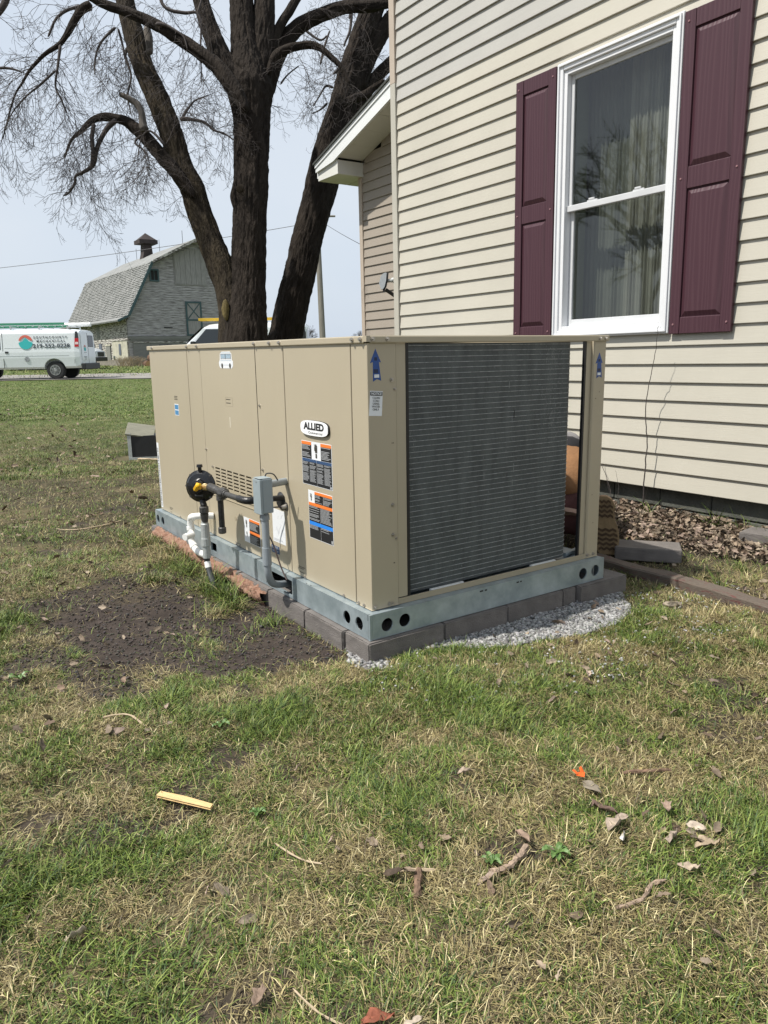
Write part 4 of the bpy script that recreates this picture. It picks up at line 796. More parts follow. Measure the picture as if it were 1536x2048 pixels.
for x, y, s, sd, lb, c in ((-.10, -1.27, .055, 1, 'largest crumpled pale brown leaf right of centre, standing half upright', (.36, .29, .23)), (-.075, -1.21, .045, 5, 'dark curled leaf standing behind the largest crumpled leaf', (.15, .10, .08)), (-.13, -1.31, .022, 3, 'whitish leaf curl just in front of the largest crumpled leaf', (.6, .57, .52)),
    (.02, -1.44, .045, 4, 'folded triangular tan leaf near the right edge', (.33, .26, .18)), (-.03, -1.38, .035, 6, 'rolled pinkish leaf left of the folded triangular leaf', (.34, .27, .22)), (.05, -1.39, .030, 8, 'small pale leaf touching the folded triangular leaf', (.42, .35, .28)),
    (-.03, -1.13, .040, 2, 'grey-brown leaf flat under the orange scrap', (.20, .17, .13)), (-.10, -1.47, .032, 9, 'cupped tan leaf below the folded triangular leaf', (.36, .29, .22)), (.06, -1.30, .03, 7, 'upright twisted leaf near the right edge by a stick', (.30, .22, .17)),
    (-.25, -.86, .030, 10, 'small tan leaf in the lawn midway between unit and orange scrap', (.33, .26, .20)), (-.33, -1.17, .034, 12, 'brown leaf lying over the dark bark piece', (.28, .2, .15)), (.55, -.62, .030, 11, 'pale pinkish leaf in the grass before the gravel', (.42, .33, .26)),
    (1.45, -.35, .055, 13, 'pale leaf caught at the edging timber', (.30, .25, .19)), (-.905, -1.385, .040, 4, 'reddish brown leaf at the bottom edge of the photo', (.22, .075, .045)), (-.86, -1.43, .028, 1, 'pale leaf beside the reddish leaf at the bottom edge', (.45, .38, .3)),
    (-.62, -.55, .022, 3, 'tiny tan leaf left of the dark soil spots', (.36, .28, .2)), (-1.30, -.84, .030, 6, 'tan leaf in the left foreground grass', (.36, .3, .22)), (-1.06, -1.22, .032, 7, 'brown leaf in the lower left foreground', (.22, .16, .12))): oneleaf(x, y, s, sd, lb, c)
def rod(name, P, rad, m, label, cat, n=7, flat=1, group=None):
    P = catmull(P, 5); z0 = [float(gz(p[0], p[1])) for p in P]; P = [np.array([p[0], p[1], p[2]+z]) for p, z in zip(P, z0)]; c = P[len(P)//2].copy(); mb = MB()
    rr = [rad*(.75+.5*random.random()) if flat else rad for _ in P]; P = [q_-np.array([0, 0, .008]) for q_ in P]; rr[0] *= .4; rr[-1] *= .4; mb.tube([p-c-np.array([0, 0, .010]) for p in P], rr, n)
    mb.v = [(v[0]+random.gauss(0, rad*.16), v[1]+random.gauss(0, rad*.16), v[2]*(.75 if rad > .008 else 1)+random.gauss(0, rad*.12)) for v in mb.v]; o_ = obj(name, mb, m, local=True); o_.location = c; return setp(o_, label, cat, group)
# pale split stake
sp_ = MB().prism([(-.084, -.009), (-.083, .007), (0, .010), (.083, .006), (.084, -.007)], 'z', -.003, .004); st = obj('wood_stake', sp_, WOODY, local=True, bevel=.0015); st.location = (-.942, -.506, float(gz(-.942, -.506))+.026); st.rotation_euler = (.12, .02, math.radians(-55)); setp(st, 'pale split wooden stake lying in the left foreground grass', 'wood scrap')
rod('bark_piece', [(-.47, -1.20, .03), (-.43, -1.22, .034), (-.39, -1.215, .038), (-.345, -1.20, .045)], .0075, BARKC2, 'curved grey-brown bark piece lying right of the foreground middle', 'bark')
rod('bark_piece', [(-.655, -1.17, .03), (-.63, -1.14, .036), (-.60, -1.105, .042)], .008, BARKC, 'short reddish bark chip standing in grass below the unit corner', 'bark')
rod('dry_stick', [(-.33, -1.45, .028), (-.27, -1.47, .034), (-.21, -1.45, .03), (-.17, -1.46, .03)], .0045, BARKC2, 'short grey stick below the large crumpled leaf', 'stick')
rod('dry_stick', [(.10, -1.12, .03), (.16, -1.17, .04), (.22, -1.20, .035)], .005, BARKC, 'dark thin stick behind the upright leaf at right', 'stick')
rod('dry_stick', [(-.82, -.80, .03), (-.80, -.90, .032), (-.77, -.95, .034)], .0022, STICK, 'thin pale stem curving through the middle foreground', 'stick')
rod('dry_stick', [(-1.0, -1.24, .04), (-.985, -1.31, .035), (-.96, -1.36, .03)], .0022, STICK, 'thin pale stem near the bottom edge, lower left', 'stick')
rod('dry_stick', [(-.67, -1.07, .03), (-.62, -1.09, .035), (-.56, -1.12, .03)], .004, STICK, 'pale knobbly stick beside the reddish bark chip', 'stick')
rod('dry_stick', [(-1.0, .10, .03), (-.93, .05, .04), (-.90, -.03, .03)], .003, STICK, 'curved pale stem in the left lawn below the soil patch', 'stick')
rod('dry_stick', [(-.6, 3.1, .012), (-.45, 2.9, .022), (-.2, 2.95, .026), (-.1, 3.05, .012)], .004, STICK, 'bent pale stick on the lawn left of the unit', 'stick')
rod('dry_stick', [(.95, 6.15, .03), (1.05, 5.95, .04), (1.16, 5.8, .03)], .012, STICK, 'pale stick lying before the dark box', 'stick')
z_ = float(gz(-.016, -1.079)); os_ = MB(); os_.quad((-.02, 0, .01), (.0, -.012, .004), (.016, 0, .008), (-.002, .006, .012)); os_.quad((-.018, .0, .012), (-.022, .014, .02), (-.012, .016, .018), (-.01, .002, .012)); os_.quad((.002, .002, .01), (.016, .004, .008), (.018, .016, .018), (.008, .014, .017))
oo = obj('orange_scrap', os_, ORANGE, local=True); oo.location = (-.016, -1.079, z_+.022); oo.modifiers.new('thick', 'SOLIDIFY').thickness = .001; setp(oo, 'bright orange plastic scrap in the grass right of centre', 'plastic scrap')
# ================================================================== SMALL BOX LEFT OF THE UNIT
bz = float(gz(1.05, 6.3)); bxt = thing('lidded_box', (1.10, 6.30, bz), 'small dark box with grey frame and tilted board lid on the left lawn', 'box', rz=math.radians(-28))
obj('box_liner', MB().box(-.13, .22, -.15, .15, .03, .27), BLACK, bxt, local=True)
obj('frame_side', MB().box(-.17, -.131, -.16, -.12, .0, .30), PVCG, bxt, local=True); obj('frame_side', MB().box(-.17, -.135, .10, .15, 0, .3), PVCG, bxt, local=True); obj('frame_side', MB().box(.221, .26, -.16, -.12, 0, .3), PVCG, bxt, local=True)
obj('base_rail', MB().box(-.17, .26, -.165, -.151, .0, .029), PVCG, bxt, local=True)
lid = obj('lid_board', MB().box(-.17, .14, -.15, .12, 0, .018), GREYWOOD, bxt, local=True, bevel=.003); lid.location = (-.03, -.01, .315); lid.rotation_euler = (.42, .16, .1)
# ================================================================== SAPLINGS AT THE WALL
def sapling(P, rad, label, extra=()):
    b = np.array(P[0], float); mb = MB(); q = catmull(P, 6); n_ = len(q); jr = random.Random(int(b[0]*1000)); q = [p+np.array([jr.uniform(-1, 1), jr.uniform(-1, 1), 0])*.004 for p in q]
    mb.tube([p-b for p in q], [rad*(1-.75*i/n_) for i in range(n_)], 5)
    for e in extra: mb.tube([np.array(p)-b for p in e], [rad*.5, rad*.35, rad*.2][:len(e)], 4)
    o_ = obj('bare_sapling', mb, TWIG, local=True); o_.location = b; return setp(o_, label, 'sapling', 'bare saplings by the wall')
sapling([(2.93, .93, .04), (2.93, .925, .3), (2.93, .92, .55), (2.91, .93, .75), (2.90, .91, .95), (2.88, .86, 1.15), (2.86, .835, 1.33)], .0055, 'tallest thin bare sapling rising from leaf litter to the window sill', [[(2.93, .92, .12), (2.9, .88, .2), (2.88, .86, .24)]])
sapling([(2.85, 1.12, .05), (2.88, 1.2, .25), (2.86, 1.32, .45), (2.86, 1.40, .58)], .003, 'slanting bare sapling left of the tallest one', [[(2.86, 1.16, .15), (2.85, 1.2, .3), (2.84, 1.19, .38)]])
sapling([(2.7, 1.25, .05), (2.68, 1.38, .3), (2.66, 1.45, .42)], .003, 'short bare sapling close beside the unit corner post', [[(2.69, 1.3, .15), (2.7, 1.34, .3), (2.7, 1.33, .36)]])
sapling([(2.8, 1.05, .05), (2.83, 1.06, .2), (2.83, 1.10, .34)], .0025, 'shortest bare sapling between the two leaning ones')
# ================================================================== TREES
def limbpts(L, t):       # L: (px, py, width px[, dt])
    return [(at(a[0], a[1], t+(a[3] if len(a) > 3 else 0)), a[2]*.5*(t+(a[3] if len(a) > 3 else 0))/FPX) for a in L]
def smooth_limb(PR, step):
    P = catmull([p for p, r_ in PR], 8); R_ = np.interp(np.linspace(0, 1, len(P)), np.linspace(0, 1, len(PR)), [r_ for p, r_ in PR]); P = np.array(P)
    d = np.concatenate([[0], np.cumsum(np.linalg.norm(np.diff(P, axis=0), axis=1))]); n = max(4, int(d[-1]/step)); s = np.linspace(0, d[-1], n)
    return np.stack([np.interp(s, d, P[:, k]) for k in range(3)], -1), np.interp(s, d, R_), s
def bark_limb(PR, nseg, step, seed, amp=.16):
    P, R_, s = smooth_limb(PR, step); n = len(P); T = np.gradient(P, axis=0); T /= np.linalg.norm(T, axis=1)[:, None]
    nx = np.cross(T[0], [0.3, 1, 0.1]); nx /= np.linalg.norm(nx); V = []; th = np.linspace(0, 2*math.pi, nseg, False)
    for i in range(n):
        nx = nx-T[i]*(nx@T[i]); nx /= np.linalg.norm(nx); ny = np.cross(T[i], nx); V.append(np.cos(th)[:, None]*nx+np.sin(th)[:, None]*ny)
    N = np.array(V); ss = np.repeat(s[:, None], nseg, 1); rr = np.repeat(R_[:, None], nseg, 1); tt = np.repeat(th[None], n, 0)
    def nzz(k, l, o_): return vn3(np.stack([np.cos(tt)*rr*k+o_, np.sin(tt)*rr*k+o_*.7, ss*l+o_*1.3], -1).reshape(-1, 3)).reshape(n, nseg)
    w1 = nzz(5, 3, seed)*1.2; q = vn3(np.stack([(np.cos(tt)*rr*46+w1*1.3+seed), np.sin(tt)*rr*46+w1*1.3, ss*4.2], -1).reshape(-1, 3)).reshape(n, nseg)
    ridge = 1-np.abs(2*q-1); q2 = nzz(45, 10, seed+9); big = nzz(2.4, 1.1, seed+4)
    disp = (ridge-.55)*.036*np.minimum(1, rr/.12)+(q2-.5)*.012*np.minimum(1, rr/.1)+(big-.5)*rr*amp*.8
    rr = rr+disp; rr[0] = 0; rr[-1] = 0; X = P[:, None]+N*rr[..., None]; idx = np.arange(n*nseg).reshape(n, nseg); j = np.roll(idx, -1, 1)
    F = np.stack([idx[:-1], j[:-1], j[1:], idx[1:]], -1).reshape(-1, 4)
    return X.reshape(-1, 3), F
def limb_obj(name, L, t, parent, seed, m=None, nseg=None, step=None, amp=.16, label=None):
    PR = limbpts(L, t); rm = max(r_ for p, r_ in PR); nseg = nseg or int(max(14, min(110, rm*2*math.pi/.014))); step = step or max(.022, rm*.12)
    X, F = bark_limb(PR, nseg, step, seed, amp); X = X-np.array(rootof(parent).location)
    return link(name, npmesh(name, X, F, smooth=True), m or BARK, parent, label=label)
TT = 11.0
ta = thing('bare_tree', tuple(at(490, 690, TT)[:2])+(.1,), 'large leafless tree, two dark trunks rising from one base behind the unit', 'tree')
tb_ = thing('bare_tree', tuple(at(568, 690, 12.3)[:2])+(.1,), 'leafless tree with a single trunk leaning right towards the house roof', 'tree')
limb_obj('trunk', [(498, 900, 130), (492, 800, 112), (491, 700, 92), (492, 640, 84), (497, 560, 66), (499, 469, 65), (500, 420, 63), (502, 375, 66), (503, 312, 65), (503, 234, 70), (500, 182, 88), (497, 150, 76), (490, 90, 52), (485, 40, 46), (480, -60, 40), (470, -180, 30)], TT, ta, 3, nseg=120, step=.022)
limb_obj('trunk', [(478, 840, 60), (470, 700, 62), (466, 620, 54), (455, 570, 50), (440, 530, 50), (420, 480, 47), (397, 420, 45), (384, 375, 45), (362, 338, 46), (348, 286, 43), (320, 208, 43), (285, 130, 38), (263, 52, 35), (250, 0, 33), (235, -70, 30), (210, -180, 24)], TT, ta, 8, m=BARK3, nseg=100, step=.024)
limb_obj('limb', [(500, 290, 20), (494, 240, 38), (480, 185, 42), (457, 140, 40), (436, 100, 36), (417, 50, 32), (402, 0, 29), (388, -60, 26), (360, -160, 18)], TT-.1, ta, 12, nseg=80)
BR = []   # branches that carry twigs: (polyline, tree, t)
BR.append(([(492, 225, 14), (476, 190, 26), (455, 160, 28), (440, 140, 27), (417, 118, 25), (365, 82, 23), (312, 50, 21), (260, 26, 19), (208, 8, 17), (160, -20, 15), (90, -60, 9)], ta, TT-.5))
limb_obj('limb', [(508, 300, 16), (510, 235, 38), (518, 160, 46), (524, 90, 43), (528, 40, 40), (530, -20, 37), (540, -150, 28)], TT+.05, ta, 22, nseg=80)
BR += [([(518, 200, 8), (526, 150, 18), (541, 104, 19), (560, 52, 17), (580, 20, 16), (598, -10, 15), (640, -70, 10)], ta, TT+.1),
       ([(505, 290, 14), (514, 235, 34), (530, 172, 42), (545, 125, 40), (562, 92, 35), (594, 56, 29), (640, 31, 25), (693, 14, 21), (745, 12, 19), (800, 0, 15), (860, -40, 10)], ta, TT+.3),
       ([(535, 150, 8), (550, 115, 18), (575, 98, 17), (615, 90, 15), (640, 96, 13), (660, 112, 11), (684, 136, 9), (700, 170, 6)], ta, TT-.1),
       ([(388, 395, 8), (368, 365, 20), (350, 343, 25), (325, 315, 24), (292, 276, 23), (265, 252, 20), (245, 240, 17), (213, 234, 15), (190, 238, 12), (174, 250, 10), (160, 265, 7), (143, 280, 5), (128, 318, 3)], ta, TT-.2),
       ([(234, 238, 10), (215, 256, 10), (202, 278, 8), (193, 300, 8), (186, 330, 8), (165, 345, 6), (151, 352, 5), (150, 365, 5), (138, 385, 4), (125, 392, 3)], ta, TT-.3),
       ([(188, 245, 8), (184, 275, 7), (186, 305, 7), (182, 340, 5)], ta, TT-.35),
       ([(185, 10, 16), (165, 18, 15), (147, 45, 13), (132, 72, 10), (118, 90, 9), (89, 109, 7), (60, 140, 5.5), (45, 165, 4.5), (30, 190, 4), (18, 230, 3), (5, 280, 2)], ta, TT-.7),
       ([(121, 88, 6), (116, 130, 5), (111, 172, 4), (123, 200, 3.5), (134, 228, 2.5)], ta, TT-.75), ([(112, 140, 4), (80, 170, 4), (52, 193, 3), (25, 225, 2.5), (8, 262, 2)], ta, TT-.8),
       ([(165, 12, 7), (135, 20, 6), (112, 38, 5), (98, 70, 4), (95, 75, 3)], ta, TT-.6), ([(232, 54, 6), (210, 75, 5), (197, 94, 4), (190, 120, 3.5), (190, 152, 2.5)], ta, TT-.1),
       ([(236, 56, 5), (245, 90, 4), (250, 120, 3)], ta, TT-.3), ([(358, 238, 9), (372, 238, 8), (390, 240, 6), (410, 245, 5), (427, 260, 4), (450, 268, 3), (470, 282, 2)], ta, TT-.3),
       ([(364, 236, 6), (378, 215, 4), (392, 200, 3), (420, 190, 2)], ta, TT-.2), ([(320, -10, 7), (325, 8, 6), (340, 20, 6), (370, 26, 6), (394, 26, 5), (402, 52, 4), (401, 100, 3), (404, 172, 2)], ta, TT-.4),
       ([(395, 28, 4), (400, 10, 4), (410, -20, 4)], ta, TT-.4), ([(310, 48, 8), (330, 50, 6), (352, 62, 5), (368, 75, 3), (375, 100, 2)], ta, TT-.6), ([(-20, 40, 14), (2, 18, 12), (14, -5, 12), (30, -60, 10)], ta, TT-1.2),
       ([(-30, 142, 5), (0, 136, 5), (25, 138, 4), (45, 145, 3)], ta, TT-1), ([(300, 30, 5), (288, 70, 4), (282, 100, 3)], ta, TT+.3), ([(560, 170, 4), (575, 150, 3), (600, 130, 2.5)], ta, TT),
       ([(262, 90, 8), (250, 110, 6), (262, 150, 4), (256, 190, 3), (262, 230, 2)], ta, TT+.3), ([(330, 290, 6), (300, 262, 4), (282, 280, 3), (275, 320, 2)], ta, TT-.4), ([(285, 270, 5), (270, 285, 4), (292, 305, 3), (300, 330, 2)], ta, TT-.5)]
limb_obj('knob', [(300, 110, 10), (297, 78, 16), (294, 62, 14), (297, 52, 8)], TT-.25, ta, 5, m=DEADW, nseg=16)
limb_obj('broken_stub', [(290, 262, 17), (286, 250, 15), (283, 225, 12), (274, 208, 12), (258, 197, 10), (240, 188, 8), (238, 187, 3)], TT-.35, ta, 6, m=DEADW, nseg=24, label='pale broken branch stub without bark')
limb_obj('bark_scar', [(451, 598, 4), (451, 606, 11), (451, 619, 14), (452, 632, 11), (453, 642, 4)], TT-.26, ta, 15, m=CUTW, nseg=24, label='lichen yellow scar at the fork')
limb_obj('burl', [(474, 352, 8), (470, 375, 10), (468, 392, 14), (471, 412, 12), (476, 430, 6)], TT-.15, ta, 16, nseg=24, amp=.5)
pk = at(480, 377, TT-.30); cl_ = MB().tube([pk, pk+np.array([-HF[0], -HF[1], 0])*.03], [.060, .050], 14).tube([pk+np.array([-HF[0], -HF[1], 0])*.0305, pk+np.array([-HF[0], -HF[1], 0])*.034], [.045, .03], 12); obj('branch_collar', cl_, BARK3, ta)
T2 = 12.3
limb_obj('trunk', [(520, 860, 92), (552, 740, 74), (570, 673, 64), (584, 610, 62), (600, 546, 60), (614, 480, 59), (630, 420, 58), (644, 365, 62), (655, 312, 58), (670, 260, 54), (686, 208, 50), (700, 156, 50), (716, 100, 45), (733, 50, 42), (752, 0, 41), (780, -70, 36), (820, -170, 28)], T2, tb_, 31, nseg=110, step=.024)
limb_obj('limb', [(686, 230, 14), (700, 195, 30), (715, 165, 37), (728, 130, 36), (745, 95, 34), (765, 62, 32), (790, 30, 30), (830, -20, 26)], T2+.1, tb_, 35, nseg=60); limb_obj('limb', [(672, 270, 10), (690, 243, 20), (712, 210, 26), (735, 180, 23), (757, 150, 21), (790, 118, 19), (830, 90, 14)], T2+.3, tb_, 36, nseg=50)
BR += [([(682, 135, 8), (664, 150, 3)], tb_, T2-.2), ([(680, 215, 7), (700, 200, 15), (730, 190, 16), (745, 178, 13), (770, 160, 9)], tb_, T2-.2), ([(668, 176, 6), (652, 172, 4), (640, 190, 3), (625, 215, 2)], tb_, T2-.3),
       ([(656, 205, 5), (640, 220, 3), (622, 228, 2)], tb_, T2-.3), ([(640, 130, 4), (650, 90, 4), (660, 60, 3)], tb_, T2), ([(700, 40, 7), (703, 20, 6), (700, 60, 5), (690, 85, 4), (688, 95, 3)], tb_, T2-.3), ([(610, 60, 5), (640, 80, 4), (655, 70, 3)], tb_, T2)]
tw = {id(ta): MB(), id(tb_): MB()}; TR = random.Random(21); NTW = [0]
def branch_mesh(lst):
    for q, (L_, tree, t) in enumerate(lst):
        PR = limbpts(L_, t); rm = max(r_ for p, r_ in PR); X, F = bark_limb(PR, max(7, min(40, int(rm*2*math.pi/.014))), max(.03, rm*.3), 50+q, .22); X = X-np.array(tree.location)
        link('branch', npmesh('branch', X, F, smooth=True), BARK if rm > .05 else TWIG, tree)
branch_mesh(BR)
# fine twigs, grown outward and drooping, ends turned up
TV, TF = {id(ta): [], id(tb_): []}, {id(ta): [], id(tb_): []}; TN = {id(ta): 0, id(tb_): 0}
def ttube(key, P, r0, r1):
    P = np.array(P); n = len(P); T = np.gradient(P, axis=0); T /= np.linalg.norm(T, axis=1)[:, None]+1e-9
    a = np.array([.31, .52, .8]); nx = np.cross(T, a); nx /= np.linalg.norm(nx, axis=1)[:, None]+1e-9; ny = np.cross(T, nx); R_ = np.linspace(r0, r1, n)[:, None]
    V = np.stack([P+R_*nx, P+R_*(-.5*nx+.866*ny), P+R_*(-.5*nx-.866*ny)], 1).reshape(-1, 3); b = TN[key]; i = np.arange(n-1)[:, None]*3+b; k = np.arange(3)[None]; k2 = (k+1) % 3
    TV[key].append(V); TF[key].append(np.stack([i+k, i+k2, i+3+k2, i+3+k], -1).reshape(-1, 4)); TN[key] += len(V); NTW[0] += 1
def grow(key, p, d, ln, r0, lev):
    n = max(3, int(ln/.06)+2); n = min(n, 8); P = [p]; d = np.array(d); st = ln/(n-1); side = np.array([TR.gauss(0, 1), TR.gauss(0, 1), 0])*.25
    for i in range(n-1):
        f = i/(n-1); d = d+np.array([TR.gauss(0, .10), TR.gauss(0, .10), TR.gauss(0, .08)])+side*.28; d[2] += (-.17 if f < .6 else .27)*(1 if lev < 2 else .55); d /= np.linalg.norm(d); P.append(P[-1]+d*st)
    ttube(key, P, r0, max(.0016, r0*.4))
    if lev == 3: return
    m = {0: int(ln/.105), 1: int(ln/.10), 2: int(ln/.10)}[lev]
    for k in range(max(1, m)):
        f = TR.uniform(.15, 1); i = min(n-2, int(f*(n-1))); q = P[i]+(P[i+1]-P[i])*TR.random(); dd = (P[i+1]-P[i])/st; v = np.array([TR.gauss(0, 1), TR.gauss(0, 1), TR.gauss(0, 1)]); v -= dd*(v@dd); v /= np.linalg.norm(v)+1e-9
        d2 = dd*.75+v*TR.uniform(.5, 1.0); d2 /= np.linalg.norm(d2); l2 = ln*TR.uniform(.35, .65)*(1.1-f*.45); l2 = max(.05, l2)
        if lev == 1 and l2 < .07: grow(key, q, d2, l2, .0021, 3); continue
        grow(key, q, d2, l2, max(.0019, r0*.6), lev+1)
for L_, tree, t in BR+[([(348, 286, 30), (320, 208, 30), (285, 130, 28), (263, 52, 28)], ta, TT-.2), ([(384, 375, 30), (362, 338, 30)], ta, TT-.2), ([(655, 312, 40), (670, 260, 40), (700, 156, 38), (720, 90, 38)], tb_, T2-.2)]:
    PR = limbpts(L_, t); P, R_, s = smooth_limb(PR, .09); T = np.gradient(P, axis=0); T /= np.linalg.norm(T, axis=1)[:, None]
    for i in range(len(P)):
        rr = R_[i]; prob = .18 if rr > .09 else (.34 if rr > .045 else (.70 if rr > .02 else 1.25))
        for _ in range(2):
            if TR.random() > prob*.5*(1.0 if tree is ta else .45): continue
            v = np.array([TR.gauss(0, 1), TR.gauss(0, 1), TR.gauss(0, 1)]); v -= T[i]*(v@T[i]); v /= np.linalg.norm(v); d = v*.8+T[i]*.5+np.array([0, 0, -.15]); d /= np.linalg.norm(d)
            ln = TR.uniform(.35, 1.15) if rr > .02 else TR.uniform(.3, .85); grow(id(tree), P[i]+v*rr*.8, d, ln, .0046, 0)
for tree in (ta, tb_):
    k = id(tree); me = npmesh('twigs', np.concatenate(TV[k])-np.array(tree.location), np.concatenate(TF[k])); link('twigs', me, TWIG, tree, kind='stuff')
# small distant leafless trees on the skyline
def far_tree(px, py, t, h, seed, label):
    b = at(px, py, t); zg = float(gz(b[0], b[1])); rt = thing('distant_tree', (b[0], b[1], zg), label, 'tree', 'bare trees on the skyline'); R2 = random.Random(seed); mb = MB(); mt = MB()
    mt.tube([(0, 0, -.2), (0, 0, h*.25), (.1, 0, h*.5)], [h*.03, h*.022, h*.014], 7)
    def g(p, d, l, r_, lv, m):
        q = p+d*l; m.tube([p, (p+q)/2+np.array([R2.gauss(0, .04), R2.gauss(0, .04), 0])*l, q], [r_, r_*.8, r_*.55], 4, False)
        if lv == 0: return
        for _ in range(4): v = d+np.array([R2.gauss(0, .55), R2.gauss(0, .55), R2.gauss(.1, .4)]); v /= np.linalg.norm(v); g(p+(q-p)*R2.uniform(.5, 1), v, l*.68, r_*.55, lv-1, m)
    for _ in range(5): v = np.array([R2.gauss(0, .5), R2.gauss(0, .5), 1]); g(np.array([0, 0, h*.3+R2.random()*h*.2]), v/np.linalg.norm(v), h*.28, h*.010, 4, mb)
    obj('trunk', mt, TWIG, rt, local=True); obj('crown', mb, TWIG, rt, local=True, kind='stuff')
far_tree(613, 660, 120, 4.6, 1, 'low hazy leafless tree between the leaning trunk and the pole'); far_tree(715, 664, 140, 4.4, 2, 'small hazy leafless tree just left of the house corner')
def side_tree(x, y, h, seed, label):
    rt = thing('lawn_tree', (x, y, float(gz(x, y))), label, 'tree', 'bare trees mirrored in the window'); R2 = random.Random(seed); mb = MB(); mt = MB(); mt.tube([(0, 0, -.2), (0, 0, h*.2), (.15, 0, h*.42)], [h*.03, h*.024, h*.016], 9)
    def g(p, d, l, r_, lv):
        q = p+d*l; mb.tube([p, (p+q)/2+np.array([R2.gauss(0, .05), R2.gauss(0, .05), 0])*l, q], [r_, r_*.8, r_*.55], 4, False)
        if lv: [g(p+(q-p)*R2.uniform(.5, 1), (lambda v: v/np.linalg.norm(v))(d+np.array([R2.gauss(0, .55), R2.gauss(0, .55), R2.gauss(.05, .4)])), l*.70, r_*.58, lv-1) for _ in range(4)]
    for _ in range(6): v = np.array([R2.gauss(0, .5), R2.gauss(0, .5), 1]); g(np.array([0, 0, h*.2+R2.random()*h*.2]), v/np.linalg.norm(v), h*.26, h*.012, 4)
    obj('trunk', mt, TWIG, rt, local=True); obj('crown', mb, TWIG, rt, local=True, kind='stuff')
side_tree(-19, 17.5, 11, 5, 'bare lawn tree left of the frame, seen as dark branches in the window glass'); side_tree(-15, 8.5, 8, 6, 'second bare lawn tree left of the frame, fainter in the lower window glass')
# ================================================================== UTILITY POLE AND WIRES
pb = at(645, 690, 45); up2 = thing('utility_pole', (pb[0], pb[1], float(gz(pb[0], pb[1]))), 'slim wooden utility pole right of the leaning trunk', 'utility pole'); pt = at(634, 440, 45); pm = at(645, 672, 45)
dirp = (pt-pm); base = pm-dirp/dirp[2]*(pm[2]-up2.location[2]+.5)
obj('pole', MB().tube([base, pt, pt+dirp*.12], [.19, .15, .14], 12), POLE, up2)
obj('cross_arm', MB().tube([pt+np.array([-1.1*HR[0], -1.1*HR[1], .2]), pt+np.array([1.1*HR[0], 1.1*HR[1], .2])], .06, 6), POLE, up2)
def wire(a, b, sag, rad, label):
    n = 24; P = [a+(b-a)*i/n-np.array([0, 0, sag*4*(i/n)*(1-i/n)]) for i in range(n+1)]; c = P[0].copy(); o_ = obj('power_line', MB().tube([p-c for p in P], rad, 5), WIRE, local=True); o_.location = c; setp(o_, label, 'wire', 'overhead wires')
wa_ = at(-260, 560, 52); wb_ = pt+np.array([0, 0, -.1]); wire(wa_, wb_, .35, .017, 'overhead wire crossing the sky above the barn'); wire(pt+np.array([0, 0, .1]), at(790, 522, 22), .1, .012, 'overhead wire running from the pole down to the house')
# ================================================================== BARN
BY = 49.72; bx_ = 13.68; RX = 18.82; EX = 2*RX-bx_-.5; BZ = .42; FY = 67.0
barn = thing('barn', (RX, BY, BZ), 'weathered grey gambrel-roofed barn with peeling paint left of the tree', 'barn')
KN = (15.52, 7.30); PKz = 9.0; EV = (13.2, 3.52)
gab = [(bx_, BZ-.6), (bx_, 3.45), (bx_+.15, 3.75), (KN[0]+.12, KN[1]-.15), (RX, PKz-.18), (2*RX-KN[0]-.12, KN[1]-.15), (EX-.15, 3.75), (EX, 3.45), (EX, BZ-.6)]
obj('gable_wall', MB().prism(gab, 'y', BY, BY+.15), BARNW, barn)
def xin(z):    # half-plane limits of the gable at height z
    if z < 3.6: return bx_
    if z < KN[1]: return bx_+.15+(KN[0]-bx_-.03)*(z-3.75)/(KN[1]-3.9)
    return KN[0]+.12+(RX-KN[0]-.12)*(z-KN[1]+.15)/(PKz-.03-KN[1])
mb = MB(); z = 2.5
while z < 8.8:
    a = max(bx_, xin(z+.16))+.02; b = 2*RX-a
    if b-a > .2: mb.prism([(BY-.035, z), (BY-.012, z+.165), (BY, z+.165), (BY, z)], 'x', a, b)
    z += .17
obj('clapboards', mb, BARNW, barn, kind='stuff')
r = random.Random(5)
for q in range(6):
    x = 17.20+q*.37; obj('hay_door_board', MB().box(x, x+.355, BY-.07, BY-.036, 5.97, min(8.30, 7.95+.34*(RX-abs(x+.18-RX)-17.2)) ), BARNV, barn)
obj('frame_post', MB().box(17.12, 17.18, BY-.075, BY-.036, 5.9, 7.98).box(17.18, 19.45, BY-.078, BY-.036, 5.90, 5.96), BARNV, barn)
w_ = obj('gable_window', frame(BY-.09, BY-.03, 15.42, 16.06, 6.05, 6.86, .10), TEAL, barn)
for ob in (w_,):
    for v in ob.data.vertices: v.co = (v.co[1]+BY-RX, v.co[0]+RX-BY, v.co[2])     # frame() lies across y: swing it onto the gable
obj('dark_opening', MB().box(15.50, 15.98, BY-.04, BY-.036, 6.12, 6.80), DARK, w_); obj('window_bar', MB().box(15.72, 15.76, BY-.06, BY-.045, 6.15, 6.76), TEAL, w_)
dr = obj('hatch_door', MB().box(17.80, 18.85, BY-.075, BY-.036, 2.55, 4.75), BARNV, barn)
for a, b, c, d in ((17.74, 17.86, 2.5, 4.82), (18.78, 18.90, 2.5, 4.82), (17.86, 18.78, 4.70, 4.82), (17.86, 18.78, 3.52, 3.62), (17.86, 18.78, 2.5, 2.60)): obj('trim_board', MB().box(a, b, BY-.10, BY-.076, c, d), TEAL, dr)
for s_ in (0, 1):
    p, q = (3.64, 4.68) if s_ else (4.68, 3.64); obj('brace', MB().prism([(17.88, p-.04), (17.88, p+.05), (18.76, q+.04), (18.76, q-.05)], 'y', BY-.095-.004*s_, BY-.077-.004*s_), TEAL, dr)
